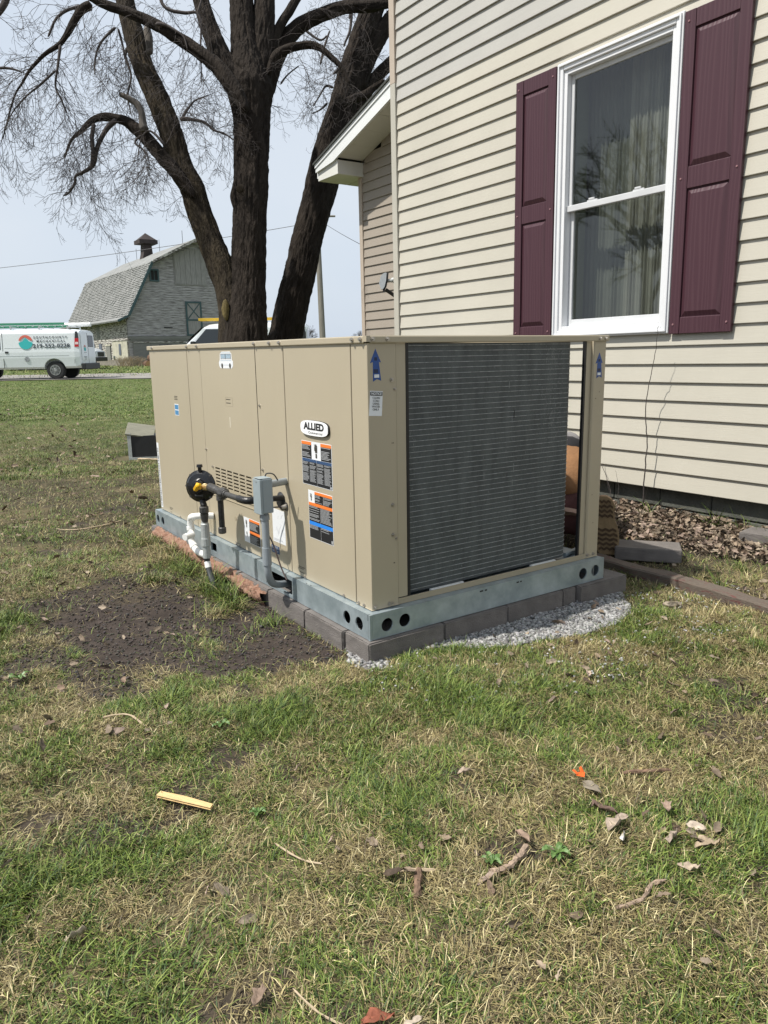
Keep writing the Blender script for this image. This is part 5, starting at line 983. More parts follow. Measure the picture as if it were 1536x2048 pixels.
obj('lintel_beam', MB().box(bx_+.02, 17.9, BY-.14, BY-.036, 2.30, 2.47).box(bx_+.1, 17.85, BY-.11, BY-.036, 2.18, 2.29), BARND, barn); obj('ledge_shadow_board', MB().box(13.9, 18.6, BY-.10, BY-.036, 2.05, 2.12), BARNS, barn)
for q in range(4): obj('lower_door_panel', MB().box(13.95+q*1.2, 15.13+q*1.2, BY-.06, BY-.01, .45, 2.1), BARND, barn)
obj('transom_window', MB().box(15.7, 16.6, BY-.075, BY-.062, 1.72, 1.92), GLASSD, barn)
obj('stone_footing', MB().box(bx_-.12, 14.0, BY-.08, BY+.3, -.2, .95), STONE, barn); obj('torn_board', MB().box(16.15, 16.75, BY-.05, BY-.037, 3.02, 3.08), DARK, barn)
# roof
def slab(nm, A, B, y0, y1, m, th=.10):
    d = np.array([B[0]-A[0], B[1]-A[1]]); d = d/np.linalg.norm(d); n_ = np.array([-d[1], d[0]])*th; return obj(nm, MB().prism([A, B, (B[0]-n_[0], B[1]-n_[1]), (A[0]-n_[0], A[1]-n_[1])], 'y', y0, y1), m, barn)
slab('lower_roof', (bx_-.02, 3.78), KN, BY-.45, FY, ROOFB); slab('eave_kick', (EV[0]-.25, EV[1]-.02), (bx_-.02, 3.78), BY-.45, FY, ROOFB); slab('upper_roof', KN, (RX, PKz), BY-.75, FY, ROOFB)
slab('upper_roof', (RX, PKz), (2*RX-KN[0], KN[1]), BY-.75, FY, ROOFB); slab('lower_roof', (2*RX-KN[0], KN[1]), (EX+.02, 3.78), BY-.45, FY, ROOFB); slab('eave_kick', (EX+.02, 3.78), (EX+.3, 3.6), BY-.45, FY, ROOFB)
mb = MB(); A = np.array([bx_-.02, 3.78]); B = np.array(KN); nrow = 26; R3 = random.Random(8); dn = np.array([-(B-A)[1], (B-A)[0]])/np.linalg.norm(B-A)
for k in range(nrow):
    for j in range(44):
        y = BY-.44+j*.398+(.2 if k % 2 else 0); lift = R3.uniform(.01, .045)
        if y+.36 > FY: continue
        a = A+(B-A)*k/nrow; b = A+(B-A)*(k+1.1)/nrow; p = a+dn*(lift+.02); q = b+dn*.008; mb.quad((p[0], y, p[1]), (p[0], y+.36, p[1]), (q[0], y+.36, q[1]), (q[0], y, q[1])); mb.quad((p[0], y, p[1]), (a[0], y, a[1]), (a[0], y+.36, a[1]), (p[0], y+.36, p[1]))
obj('roof_shingles', mb, ROOFB, barn, kind='stuff')
slab('verge_trim', (bx_-.03, 3.84), (KN[0]-.02, KN[1]+.04), BY-.50, BY-.455, TEAL, .17); slab('verge_trim', (KN[0]-.02, KN[1]+.05), (RX, PKz+.05), BY-.80, BY-.755, BARNS, .16); slab('verge_trim', (RX, PKz+.05), (2*RX-KN[0], KN[1]+.05), BY-.80, BY-.755, BARNS, .16); slab('verge_trim', (EV[0]-.26, EV[1]), (bx_-.03, 3.84), BY-.50, BY-.455, TEAL, .14)
# long wall
obj('side_wall', MB().box(bx_-.02, bx_+.12, BY+.16, FY-.3, -.2, 3.72), BARNS, barn); mb = MB(); z = .9
while z < 3.6: mb.prism([(bx_-.055, z), (bx_-.03, z+.165), (bx_-.02, z+.165), (bx_-.02, z)], 'y', BY+.02, FY-.3); mb.v = mb.v; z += .17
mb.v = [(v[0], v[1], v[2]) for v in mb.v]; obj('side_clapboards', mb, BARNS, barn, kind='stuff')
obj('plaster_bay', MB().box(bx_-.10, bx_-.057, BY+.05, BY+3.7, .95, 2.25), PLASTER, barn, bevel=.01); obj('footing', MB().box(bx_-.14, bx_-.02, BY, FY-.3, -.2, .93), STONE, barn); obj('bay_head', MB().box(bx_-.13, bx_-.102, BY+.05, BY+3.7, 2.2, 2.3), BARNS, barn)
for yy, z0, z1, dw in ((BY+1.5, 1.25, 2.0, .5), (BY+3.1, .95, 1.2, .4)): obj('slit_window', MB().box(bx_-.125, bx_-.101, yy, yy+dw, z0, z1), GLASSD, barn)
dd_ = obj('side_door', MB().box(bx_-.12, bx_-.058, BY+4.2, BY+5.3, .45, 1.9), BARND, barn); obj('door_head', MB().box(bx_-.14, bx_-.06, BY+4.1, BY+5.4, 1.91, 2.02), PLASTER, dd_)
for yy in (BY+6.5, BY+8.6): obj('side_window', MB().box(bx_-.09, bx_-.057, yy, yy+.8, 1.3, 2.1), GLASSD, barn)
obj('dark_patch', MB().box(bx_-.062, bx_-.056, BY+6.9, BY+7.7, 2.5, 3.5), BARND, barn)
obj('rear_walls', MB().box(EX-.12, EX, BY+.2, FY-.3, 0, 3.7).prism(gab, 'y', FY-.28, FY-.15), BARNW, barn)
cu = obj('cupola', MB().prism([(-.55, -.7), (.55, -.7), (.36, .05), (.30, .75), (-.30, .75), (-.36, .05)], 'y', -.42, .42), RUST, barn)
CX, CY, CZ = RX-.15, 59.9, 9.05; K = MB().box(-.72, .72, -.72, .72, .76, 1.05); K.v += []; b = len(K.v); K.v += [(-.66, -.66, 1.051), (.66, -.66, 1.051), (.66, .66, 1.051), (-.66, .66, 1.051), (0, 0, 1.62)]; K.f += [(b, b+1, b+4), (b+1, b+2, b+4), (b+2, b+3, b+4), (b+3, b, b+4)]
ck = obj('cupola_cap', K, RUST, cu, local=True); cu.data.transform(Matrix.Translation((RX, BY, BZ))); cu.data.transform(Matrix.Translation((CX-RX, CY-BY, CZ-BZ))); ck.data.transform(Matrix.Translation((CX-RX, CY-BY, CZ-BZ)))
for y in (52.2, 57.2, 63.0, 66.2): obj('lightning_rod', MB().tube([(RX, y, PKz-.05), (RX, y, PKz+.85)], .018, 5), WIRE, barn)
# logs by the barn
for a, (x, y, z, rd) in enumerate(((14.75, BY-1.7, 1.02, .27), (14.35, BY-1.9, .62, .26), (14.98, BY-1.8, .60, .25))):
    lg = thing('log_round', (x, y, z), ['pale cut log round on top of the little pile by the barn', 'left log of the little pile by the barn', 'right log of the little pile by the barn'][a], 'log', 'logs by the barn door')
    obj('bark', MB().tube([(0, .0, 0), (0, .6, 0)], rd, 14), LOGD, lg, local=True); obj('cut_end', MB().tube([(0, -.012, 0), (0, -.001, 0)], [rd*.93]*2, 14), LOGW, lg, local=True)
g = np.random.default_rng(77); mb = MB()
for q in range(150): x = g.uniform(12.6, 14.3); y = BY-g.uniform(.6, 1.5); z = float(gz(x, y)); mb.tube([(x, y, z), (x+g.normal(0, .15), y, z+g.uniform(.2, .6)), (x+g.normal(0, .4), y, z+g.uniform(.3, .7))], [.012, .009, .005], 3, False)
setp(obj('dead_weeds', mb, STICK), 'tangle of pale dead weed stalks at the barn corner', 'weeds', kind='stuff')
# ================================================================== VANS
def van_body():
    stn = []   # x, zbottom, ztop, half width scale
    bm = bmesh.new(); rings = []
    prof = [(-2.70, .62, 2.00, .90), (-2.66, .50, 2.06, .97), (-2.45, .46, 2.10, 1.0), (-1.2, .44, 2.13, 1), (.6, .44, 2.12, 1), (1.05, .44, 2.07, .99), (1.25, .44, 1.98, .985), (1.95, .44, 1.36, .97), (2.05, .44, 1.26, .965), (2.55, .46, 1.16, .94), (2.80, .50, 1.02, .90), (2.86, .58, .92, .84)]
    for x, zb, zt, s in prof:
        h = zt-zb; pts = [(.86, 0), (.97, .05), (1.0, .28), (1.0, .46 if zt > 1.9 else .55), (.945, .88), (.86, .965), (.62, 1.0)]
        if zt > 1.9: pts[3] = (1.0, (1.15-zb)/h); pts[4] = (.925, (1.93-zb)/h)
        ring = [bm.verts.new((x, -u*s, zb+v*h)) for u, v in pts]+[bm.verts.new((x, u*s, zb+v*h)) for u, v in reversed(pts)]
        rings.append(ring)
    for a, b in zip(rings[:-1], rings[1:]):
        for k in range(len(a)): bm.faces.new((a[k], a[(k+1) % len(a)], b[(k+1) % len(a)], b[k]))
    bm.faces.new(rings[0][::-1]); bm.faces.new(rings[-1]); bmesh.ops.recalc_face_normals(bm, faces=bm.faces)
    me = bpy.data.meshes.new('body'); bm.to_mesh(me); bm.free(); ob = bpy.data.objects.new('body', me); COL.objects.link(ob)
    cut = MB()
    for x in (-1.55, 1.88):
        for s in (-1, 1): cut.tube([(x, s*.66, .42), (x, s*1.1, .42)], .46, 28)
    cme = bpy.data.meshes.new('c'); cme.from_pydata(cut.v, [], cut.f); co = bpy.data.objects.new('c', cme); COL.objects.link(co)
    bmx = bmesh.new(); bmx.from_mesh(cme); bmesh.ops.recalc_face_normals(bmx, faces=bmx.faces); bmx.to_mesh(cme); bmx.free()
    md = ob.modifiers.new('b', 'BOOLEAN'); md.object = co; md.operation = 'DIFFERENCE'; md.solver = 'EXACT'; bpy.context.view_layer.update()
    m2 = bpy.data.meshes.new_from_object(ob.evaluated_get(bpy.context.evaluated_depsgraph_get())); bpy.data.objects.remove(ob); bpy.data.objects.remove(co); m2.name = 'body'; return m2
VB = van_body()
def van(loc, rz, label, group='work vans on the drive'):
    v = thing('cargo_van', loc, label, 'van', group, rz); A = dict(local=True)
    b = link('body', VB, None if VB.materials else VANW, v, bevel=.02)
    for x in (-1.55, 1.88):
        for s in (-1, 1):
            t = obj('tyre', MB().tube([(x, s*.70, .385), (x, s*.72, .385), (x, s*.93, .385), (x, s*.95, .385)], [.34, .385, .385, .34], 28), TYRE, v, **A)
            obj('rim', MB().tube([(x, s*.951, .385), (x, s*.958, .385), (x, s*.958, .385), (x, s*.93, .385)], [.225, .225, .20, .14], 22), RIM, t, **A); obj('hub', MB().tube([(x, s*.94, .385), (x, s*.975, .385)], [.085, .06], 12), RIM, t, **A)
            m_ = MB()
            for k in range(8): a = k*math.pi/4; m_.tube([(x+.165*math.cos(a), s*.9585, .385+.165*math.sin(a)), (x+.165*math.cos(a), s*.9595, .385+.165*math.sin(a))], .024, 8)
            obj('rim_holes', m_, BUMP, t, **A)
    obj('rear_bumper', MB().box(-2.86, -2.68, -.95, .95, .40, .66), BUMP, v, bevel=.03, **A); obj('front_bumper', MB().box(2.80, 2.95, -.93, .93, .42, .66), BUMP, v, bevel=.03, **A)
    for s in (-1, 1):
        P = lambda x, z: (x, s*(1.006-(max(0, z-1.15))*.096), z)
        def sidep(nm, pl, m, th=.012):
            q = MB(); n = len(pl); a = [P(*p) for p in pl]; c = [(p[0], p[1]-s*th, p[2]) for p in a]; q.v = a+c; q.f = [tuple(range(n)), tuple(range(2*n-1, n-1, -1))]+[(k, (k+1) % n, n+(k+1) % n, n+k) for k in range(n)]; return obj(nm, q, m, v, **A)
        sidep('side_window', [(.66, 1.28), (1.55, 1.28), (1.58, 1.40), (1.13, 1.90), (.66, 1.90)], GLASSD); 
        for x in (.56, 1.66): sidep('door_seam', [(x, .50), (x+.018, .50), (x+.018, 1.28), (x, 1.28)], BUMP)
        sidep('door_seam', [(.56, 1.285), (.578, 1.285), (.578, 1.96), (.56, 1.96)], BUMP)
        sidep('body_crease', [(-2.2, 1.00), (2.4, 1.00), (2.4, 1.012), (-2.2, 1.012)], mat('crease_shade', (.5, .52, .54), .4, 0, 0) if 'crease_shade' not in bpy.data.materials else bpy.data.materials['crease_shade'], .006)
        sidep('panel_seam', [(-2.43, .66), (-2.422, .66), (-2.56, 2.0), (-2.575, 2.0)], BUMP, .01); sidep('upper_crease', [(-2.2, 1.335), (.5, 1.335), (.5, 1.347), (-2.2, 1.347)], bpy.data.materials['crease_shade'], .006)
        sidep('tail_lamp', [(-2.645, 1.36), (-2.47, 1.36), (-2.50, 1.72), (-2.655, 1.72)], REDL, .03); sidep('lamp_surround', [(-2.655, 1.725), (-2.50, 1.725), (-2.53, 2.0), (-2.62, 2.0)], BUMP, .03); sidep('lamp_lens', [(-2.64, 1.46), (-2.50, 1.46), (-2.51, 1.56), (-2.645, 1.56)], mat('lamp_white', (.7, .55, .55), .3, 0, 0) if 'lamp_white' not in bpy.data.materials else bpy.data.materials['lamp_white'], -.004)
        obj('mirror', MB().box(1.55, 1.70, min(s*1.02, s*1.2), max(s*1.02, s*1.2), 1.22, 1.45), BUMP, v, bevel=.02, **A); obj('headlight', MB().box(2.74, 2.84, min(s*.60, s*.86), max(s*.60, s*.86), .78, .98), ALU, v, bevel=.02, **A)
        sidep('door_handle', [(.34, 1.12), (.48, 1.12), (.48, 1.2), (.34, 1.2)], BUMP, -.01); sidep('fuel_flap', [(-.42+.11*math.cos(a), .86+.11*math.sin(a)) for a in np.linspace(0, 6.28, 14, False)], bpy.data.materials['crease_shade'], .0)
    obj('windshield', MB().quad((1.27, -.84, 1.965), (1.27, .84, 1.965), (1.93, .86, 1.395), (1.93, -.86, 1.395)).quad((1.24, -.84, 1.93), (1.90, -.86, 1.36), (1.90, .86, 1.36), (1.24, .84, 1.93)), GLASSD, v, **A)
    bpy.data.objects[v.children[-1].name].location = (.022, 0, .022)
    obj('grille', MB().box(2.82, 2.885, -.55, .55, .70, .96), BUMP, v, bevel=.01, **A)
    for s in (-1, 1): obj('rear_window', MB().box(-2.712, -2.66, .06 if s > 0 else -.72, .72 if s > 0 else -.06, 1.35, 1.86), GLASSD, v, bevel=.02, **A)
    obj('rear_seam', MB().box(-2.708, -2.69, -.006, .006, .66, 1.95), BUMP, v, **A)
    for x in (-2.2, -1.0, .2): obj('roof_rack_bar', MB().box(x, x+.06, -.80, .80, 2.20, 2.24).box(x, x+.05, -.80, -.76, 2.10, 2.199).box(x, x+.05, .76, .80, 2.10, 2.199), ALU, v, **A)
    return v
fa = math.atan2(.565, -.825)+math.radians(2)      # facing left across the picture
vp = at(113, 760.3, 32.6); zr = float(gz(vp[0], vp[1]))+.03; v1c = np.array([vp[0], vp[1]])-0
fwd = np.array([math.cos(fa), math.sin(fa)]); lat = np.array([-fwd[1], fwd[0]])
ctr = v1c+fwd*1.55-lat*.95 if (lat@HF) < 0 else v1c+fwd*1.55+lat*.95
V1 = van((ctr[0], ctr[1], zr), fa, 'white work van with a teal and coral round logo and green ladder on its roof')
nearS = 1 if (lat@HF) < 0 else -1
def vside(x, z): return np.array((x, nearS*(1.012-max(0, z-1.15)*.096), z))
UXv = Vector((-nearS*-1 if False else (-1 if nearS > 0 else 1), 0, 0)); VYv = Vector((0, -nearS*.096, 1)).normalized()
def vtext(s, size, x, z, m, sx=1, b=0, sp_=1): 
    t = text(s, size, m, None, UXv, VYv, (0, 0, 0), sx=sx, bold=b, space=sp_, ext=.003); t.parent = V1; ml = t.matrix_basis.copy(); ml.translation = Vector(vside(x, z))+Vector((0, nearS*.006, 0)); t.matrix_basis = ml
vtext('SOUTHCOUNTY', .125, -1.47, 1.77, LETTER, 1.0, .003, 1.75); vtext('MECHANICAL', .125, -1.49, 1.61, LETTER, 1.0, .003, 1.75); vtext('219-552-0228', .225, -1.50, 1.41, LETTER, 1.12, .006, 1.1)
def vlogo(cx, cz, R_, cap, f3, par, nm):
    # coral cap over teal mountain, on any panel given by f3(u,v,lift)
    def poly(pl, m, lift, name): q = MB(); q.v = [tuple(f3(cx+u, cz+w_, lift)) for u, w_ in pl]+[tuple(f3(cx+u, cz+w_, lift-.004)) for u, w_ in pl]; n = len(pl); q.f = [tuple(range(n)), tuple(range(2*n-1, n-1, -1))]+[(k, (k+1) % n, n+(k+1) % n, n+k) for k in range(n)]; obj(name, q, m, par, local=True)
    arc = [(R_*math.cos(a), R_*math.sin(a)) for a in np.linspace(math.radians(12), math.radians(168), 20)]
    poly(arc+[(-R_*.78, R_*.22), (-R_*.35, R_*.62), (-R_*.02, R_*.72), (R_*.3, R_*.5), (R_*.8, R_*.2)], LOGO_R, .008, nm+'_cap')
    low = [(R_*math.cos(a), R_*math.sin(a)) for a in np.linspace(math.radians(186), math.radians(354), 22)]
    poly(low+[(R_*.8, R_*.02), (R_*.5, R_*.12), (R_*.28, R_*.36), (0, R_*.58), (-R_*.25, R_*.35), (-R_*.5, R_*.08), (-R_*.8, 0)], LOGO_T, .008, nm+'_mountain')
vlogo(0, 0, .30, .5, lambda u, w_, l: vside(-.42+(-u if nearS > 0 else u), 1.58+w_)+np.array((0, nearS*l, 0)), V1, 'logo'); 
RXF = lambda u, w_, l: np.array((-2.70-.02-l, .45*nearS+(-u if True else u), 1.30+w_+.0))
ob_ = obj('door_logo_panel', MB().box(-2.722, -2.71, .08 if nearS > 0 else -.85, .85 if nearS > 0 else -.08, .80, 1.90), VANW, V1, local=True)
vlogo(0, 0, .13, .5, RXF, V1, 'door_logo'); mb = MB()
for k, (w_, z) in enumerate(((.36, 1.12), (.36, .95), (.30, .90), (.22, .84))): mb.box(-2.728, -2.7225, .45*nearS-w_/2, .45*nearS+w_/2, z-(.012 if k == 0 else .018), z)
obj('door_lettering', mb, LETTER, V1, local=True)
# ladders and tubes
def ladder(loc, rz, ln, wd, m, label, nr):
    t = thing('ladder', loc, label, 'ladder', None, rz)
    for s in (-1, 1): obj('side_rail', MB().box(-ln/2, ln/2, s*wd/2-.02, s*wd/2+.02, 0, .10), m, t, local=True, bevel=.006)
    for k in range(nr): x = -ln/2+.2+(ln-.4)*k/(nr-1); obj('rung', MB().box(x-.018, x+.018, -wd/2+.021, wd/2-.021, .035, .065), ALU, t, local=True)
    return t
lv = lambda x, y, z: (ctr[0]+fwd[0]*x+lat[0]*y, ctr[1]+fwd[1]*x+lat[1]*y, zr+z)
gl_ = ladder(lv(-.05, nearS*.42, 2.245), fa, 3.9, .42, GREENL, 'green fibreglass ladder laid on the roof rack of the logo van', 12); gl_.rotation_euler[0] = .25*nearS
tb2 = thing('pipe_carrier', lv(-1.4, -nearS*.35, 2.33), 'white pipe carrier tube on the logo van roof behind the ladder', 'pipe'); tb2.rotation_euler = (0, 0, fa); obj('tube', MB().tube([(-1.35, 0, 0), (1.5, 0, 0)], .085, 14), PVC, tb2, local=True); obj('end_cap', MB().tube([(-1.40, 0, 0), (-1.351, 0, 0)], .092, 14), PVC, tb2, local=True)
# second van behind the trees
q2 = at(483, 742, 30.0); z2 = float(gz(q2[0], q2[1]))+.03
V2 = van((q2[0], q2[1], z2), fa, 'white van parked behind the tree trunks carrying a yellow ladder'); yl = ladder((q2[0]-fwd[0]*.12, q2[1]-fwd[1]*.12, z2+2.24), fa, 3.3, .42, YELL, 'yellow ladder on the roof of the van behind the trunks', 14)
q3 = at(108, 742, 45.0); z3 = float(gz(q3[0], q3[1]))+.03
rw = MB(); rw.prism([(-2.60, 1.50), (-1.70, 1.50), (-1.70, 1.90), (-2.58, 1.90)], 'y', .955, 1.0); obj('rear_side_window', rw, GLASSD, V2, local=True); obj('rear_lamp_shade', MB().box(-2.68, -2.44, .94, 1.03, 1.34, 1.76), BUMP, V2, local=True)
V3 = van((q3[0], q3[1], z3), fa+math.pi, 'plain white van facing right, only its nose showing behind the logo van')
# ================================================================== KNEELING PERSON BEHIND THE UNIT
JACK = mat('duck_canvas', (.23, .115, .048), .85, 0, .18, 9, .4, 60); JEAN = mat('dark_red_trousers', (.075, .028, .025), .85, 0, .4, 7, .3, 60); HOOD = mat('grey_hood', (.21, .20, .20), .9, 0, .1, 20); SKINM = mat('skin', (.45, .27, .19), .55, 0, .06, 10); HAIR = mat('black_knit', (.012, .012, .014), .9, 0, .2, 30)
SOLE = mat('boot_sole', (.24, .165, .085), .8, 0, .2, 20, .3, 60); LUG = mat('boot_lug', (.075, .045, .022), .85, 0, .2, 20); BOOTU = mat('boot_leather', (.10, .055, .03), .6, 0, .3, 12, .3, 40)
pu = np.array([.78, .62, 0]); pu /= np.linalg.norm(pu); pv = np.array([pu[1], -pu[0], 0]); pc0 = np.array([1.93, .66, 0])-pv*.10
PR_ = thing('person', (1.93, .66, .0), 'person in tan canvas jacket and grey hood kneeling behind the unit, boot sole toward us', 'person')
def W3(u, v, z): return pc0+pu*u+pv*v+np.array([0, 0, z])
def skin(nm, V, E_, R_, m, root=0, lev=2):
    me = bpy.data.meshes.new(nm); V = [np.array(p)-np.array(PR_.location) for p in V]; me.from_pydata([tuple(p) for p in V], E_, []); ob = bpy.data.objects.new(nm, me); COL.objects.link(ob)
    ob.modifiers.new('s', 'SKIN'); 
    for i, r_ in enumerate(R_): me.skin_vertices[0].data[i].radius = (r_, r_) if not hasattr(r_, '__len__') else r_; me.skin_vertices[0].data[i].use_root = (i == root)
    ob.modifiers.new('d', 'SUBSURF').levels = lev; bpy.context.view_layer.update()
    m2 = bpy.data.meshes.new_from_object(ob.evaluated_get(bpy.context.evaluated_depsgraph_get())); bpy.data.objects.remove(ob); m2.materials.clear(); return link(nm, m2, m, PR_, smooth=True)
def limbs(sh, k=1.0):
    V = [W3(0, 0, .28), W3(.12, 0, .42), W3(.28, 0, .52), W3(.40, 0, .55), W3(.49, 0, .545), W3(.56, 0, .52)]; R_ = [.145, .135, .14, .062, .085, .075]; E_ = [(0, 1), (1, 2), (2, 3), (3, 4), (4, 5)]
    for s in (-1, 1):
        b = len(V); V += [W3(.33, s*.15, .48), W3(.46, s*.17, .28), W3(.62, s*.12, .12)]; R_ += [.065, .048, .034]; E_ += [(2, b), (b, b+1), (b+1, b+2)]
        b = len(V); V += [W3(.02, s*.11, .25), W3(.40, s*.15, .08), W3(.22, s*.17, .11), W3(.0, s*.19+(.07 if s > 0 else 0), .19), W3(-.02, s*.19+(.07 if s > 0 else 0), .10)]; R_ += [.092, .062, .056, .042, .038]; E_ += [(0, b), (b, b+1), (b+1, b+2), (b+2, b+3), (b+3, b+4)]
    return V, E_, R_
V_, E_, R_ = limbs(0); body = skin('body', V_, E_, R_, SKINM)
jv = [V_[i] for i in (0, 1, 2)]+[W3(.37, 0, .55)]; jr = [.165, .16, .165, .09]; je = [(0, 1), (1, 2), (2, 3)]
for s, b in ((-1, 6), (1, 14)): k = len(jv); jv += [V_[b], V_[b+1], V_[b+1]*.15+V_[b+2]*.85]; jr += [.078, .06, .048]; je += [(2, k), (k, k+1), (k+1, k+2)]
skin('jacket', jv, je, jr, JACK, 0)
tv = [W3(0, 0, .22)]; tr = [.135]; te = []
for s in (-1, 1): k = len(tv); tv += [W3(.03, s*.11, .22), W3(.40, s*.15, .085), W3(.24, s*.16, .11), W3(.04, s*.18+(.06 if s > 0 else 0), .17)]; tr += [.10, .074, .068, .058]; te += [(0, k), (k, k+1), (k+1, k+2), (k+2, k+3)]
skin('trousers', tv, te, tr, JEAN, 0)
obj('belt', MB().tube([W3(-.045, 0, .205), W3(-.035, 0, .225)], [.150, .155], 20), mat('pale_shirt_hem', (.42, .28, .22), .8, 0, .1, 20), PR_)
hd = W3(.52, 0, .545); mb = MB(); mb.ball(hd-pu*.015, (.112, .112, .118), 18, 12); obj('hood', mb, HOOD, PR_, smooth=True); obj('hood_collar', MB().tube([W3(.36, 0, .555), W3(.44, 0, .56)], [.115, .095], 16), HOOD, PR_, smooth=True)
obj('neck_warmer', MB().tube([W3(.30, .02, .50), W3(.34, .03, .555), W3(.38, .02, .56)], [.10, .115, .09], 16), HAIR, PR_, smooth=True)
fc = hd+pu*.07+np.array([0, 0, -.02]); obj('face', MB().ball(fc, (.068, .068, .085), 14, 10), SKINM, PR_, smooth=True); obj('nose', MB().tube([fc+pu*.06+[0, 0, .02], fc+pu*.082+[0, 0, -.01], fc+pu*.062+[0, 0, -.018]], [.008, .013, .010], 8), SKINM, PR_)
for s in (-1, 1): obj('eye', MB().ball(fc+pu*.056+pv*s*.028+[0, 0, .02], .011, 10, 6), WHITE, PR_)
obj('mouth', MB().tube([fc+pu*.064+pv*-.022+[0, 0, -.042], fc+pu*.067+[0, 0, -.041], fc+pu*.064+pv*.022+[0, 0, -.042]], .005, 6), mat('lips', (.35, .12, .10), .5, 0, 0), PR_)
for s in (-1, 1):       # hands: palm, four fingers and a thumb resting on the ground
    p0_ = W3(.62, s*.12, .12); hv = [p0_, p0_+pu*.05+[0, 0, -.04]]; hr = [.03, .034]; he = [(0, 1)]
    for q, l in enumerate((.075, .085, .08, .062)):
        k = len(hv); f0 = hv[1]+pu*.03+pv*(q-1.5)*.020+[0, 0, -.012]; hv += [f0, f0+pu*l*.5+[0, 0, -.006], f0+pu*l+[0, 0, -.028]]; hr += [.011, .0095, .008]; he += [(1, k), (k, k+1), (k+1, k+2)]
    k = len(hv); f0 = hv[1]-pv*s*.034; hv += [f0, f0-pv*s*.022+pu*.035+[0, 0, -.012]]; hr += [.013, .010]; he += [(1, k), (k, k+1)]
    skin('hand', hv, he, hr, SKINM, 0, 1)
SO = [(-.030, 0), (.030, 0), (.048, .03), (.057, .09), (.055, .14), (.042, .19), (.041, .24), (.045, .285), (.033, .318), (.012, .332), (-.012, .332), (-.032, .318), (-.044, .285), (-.040, .24), (-.044, .19), (-.055, .14), (-.056, .09), (-.047, .03)]
for s in (-1, 1):
    cpt = W3(-.165, s*.165+(.125 if s > 0 else 0), .026); lean = -.10
    def SP(a, z, d): return cpt+pv*(a*1.22+lean*z)+pu*(d+z*.02)+np.array([0, 0, z])
    mb = MB(); n = len(SO); mb.v = [tuple(SP(a, z, 0)) for a, z in SO]+[tuple(SP(a, z, .028)) for a, z in SO]; mb.f = [tuple(range(n)), tuple(range(2*n-1, n-1, -1))]+[(k, (k+1) % n, n+(k+1) % n, n+k) for k in range(n)]
    bt = obj('boot', mb, SOLE, PR_, bevel=.003); mb = MB()
    def wid(z): 
        zz = [q[1] for q in SO[:10]]; ww = [q[0] for q in SO[:10]]; return float(np.interp(z, zz[1:], ww[1:]))
    for k in range(11):
        z0 = .02+.0275*k
        if 5 <= k <= 6: continue
        wv = min(wid(z0), wid(z0+.02))-.004; m_ = 6
        for j in range(m_):
            a0 = -wv+2*wv*j/m_; a1 = -wv+2*wv*(j+1)/m_; h0 = .010*(j % 2); h1 = .010*((j+1) % 2)
            c = [(a0, z0+h0), (a1, z0+h1), (a1, z0+h1+.014), (a0, z0+h0+.014)]; b = len(mb.v); mb.v += [tuple(SP(a, z, -.005)) for a, z in c]+[tuple(SP(a, z, .001)) for a, z in c]; mb.f += [(b, b+1, b+2, b+3), (b, b+4, b+5, b+1), (b+1, b+5, b+6, b+2), (b+2, b+6, b+7, b+3), (b+3, b+7, b+4, b)]
    obj('tread_lugs', mb, LUG, bt, kind='stuff')
    mb = MB(); b = 0
    for i, (sc_, d) in enumerate(((.9, .028), (.98, .05), (.9, .09), (.62, .12))):
        ring = [SP(a*sc_, .16+(z-.16)*(.96 if i < 2 else (.80 if i == 2 else .55))+(.03 if i > 1 else 0), d) for a, z in SO]; mb.v += [tuple(p) for p in ring]
    for i in range(3):
        for k in range(n): mb.f.append((i*n+k, i*n+(k+1) % n, (i+1)*n+(k+1) % n, (i+1)*n+k))
    mb.f.append(tuple(range(3*n, 4*n))); obj('boot_upper', mb, BOOTU, bt, smooth=True)
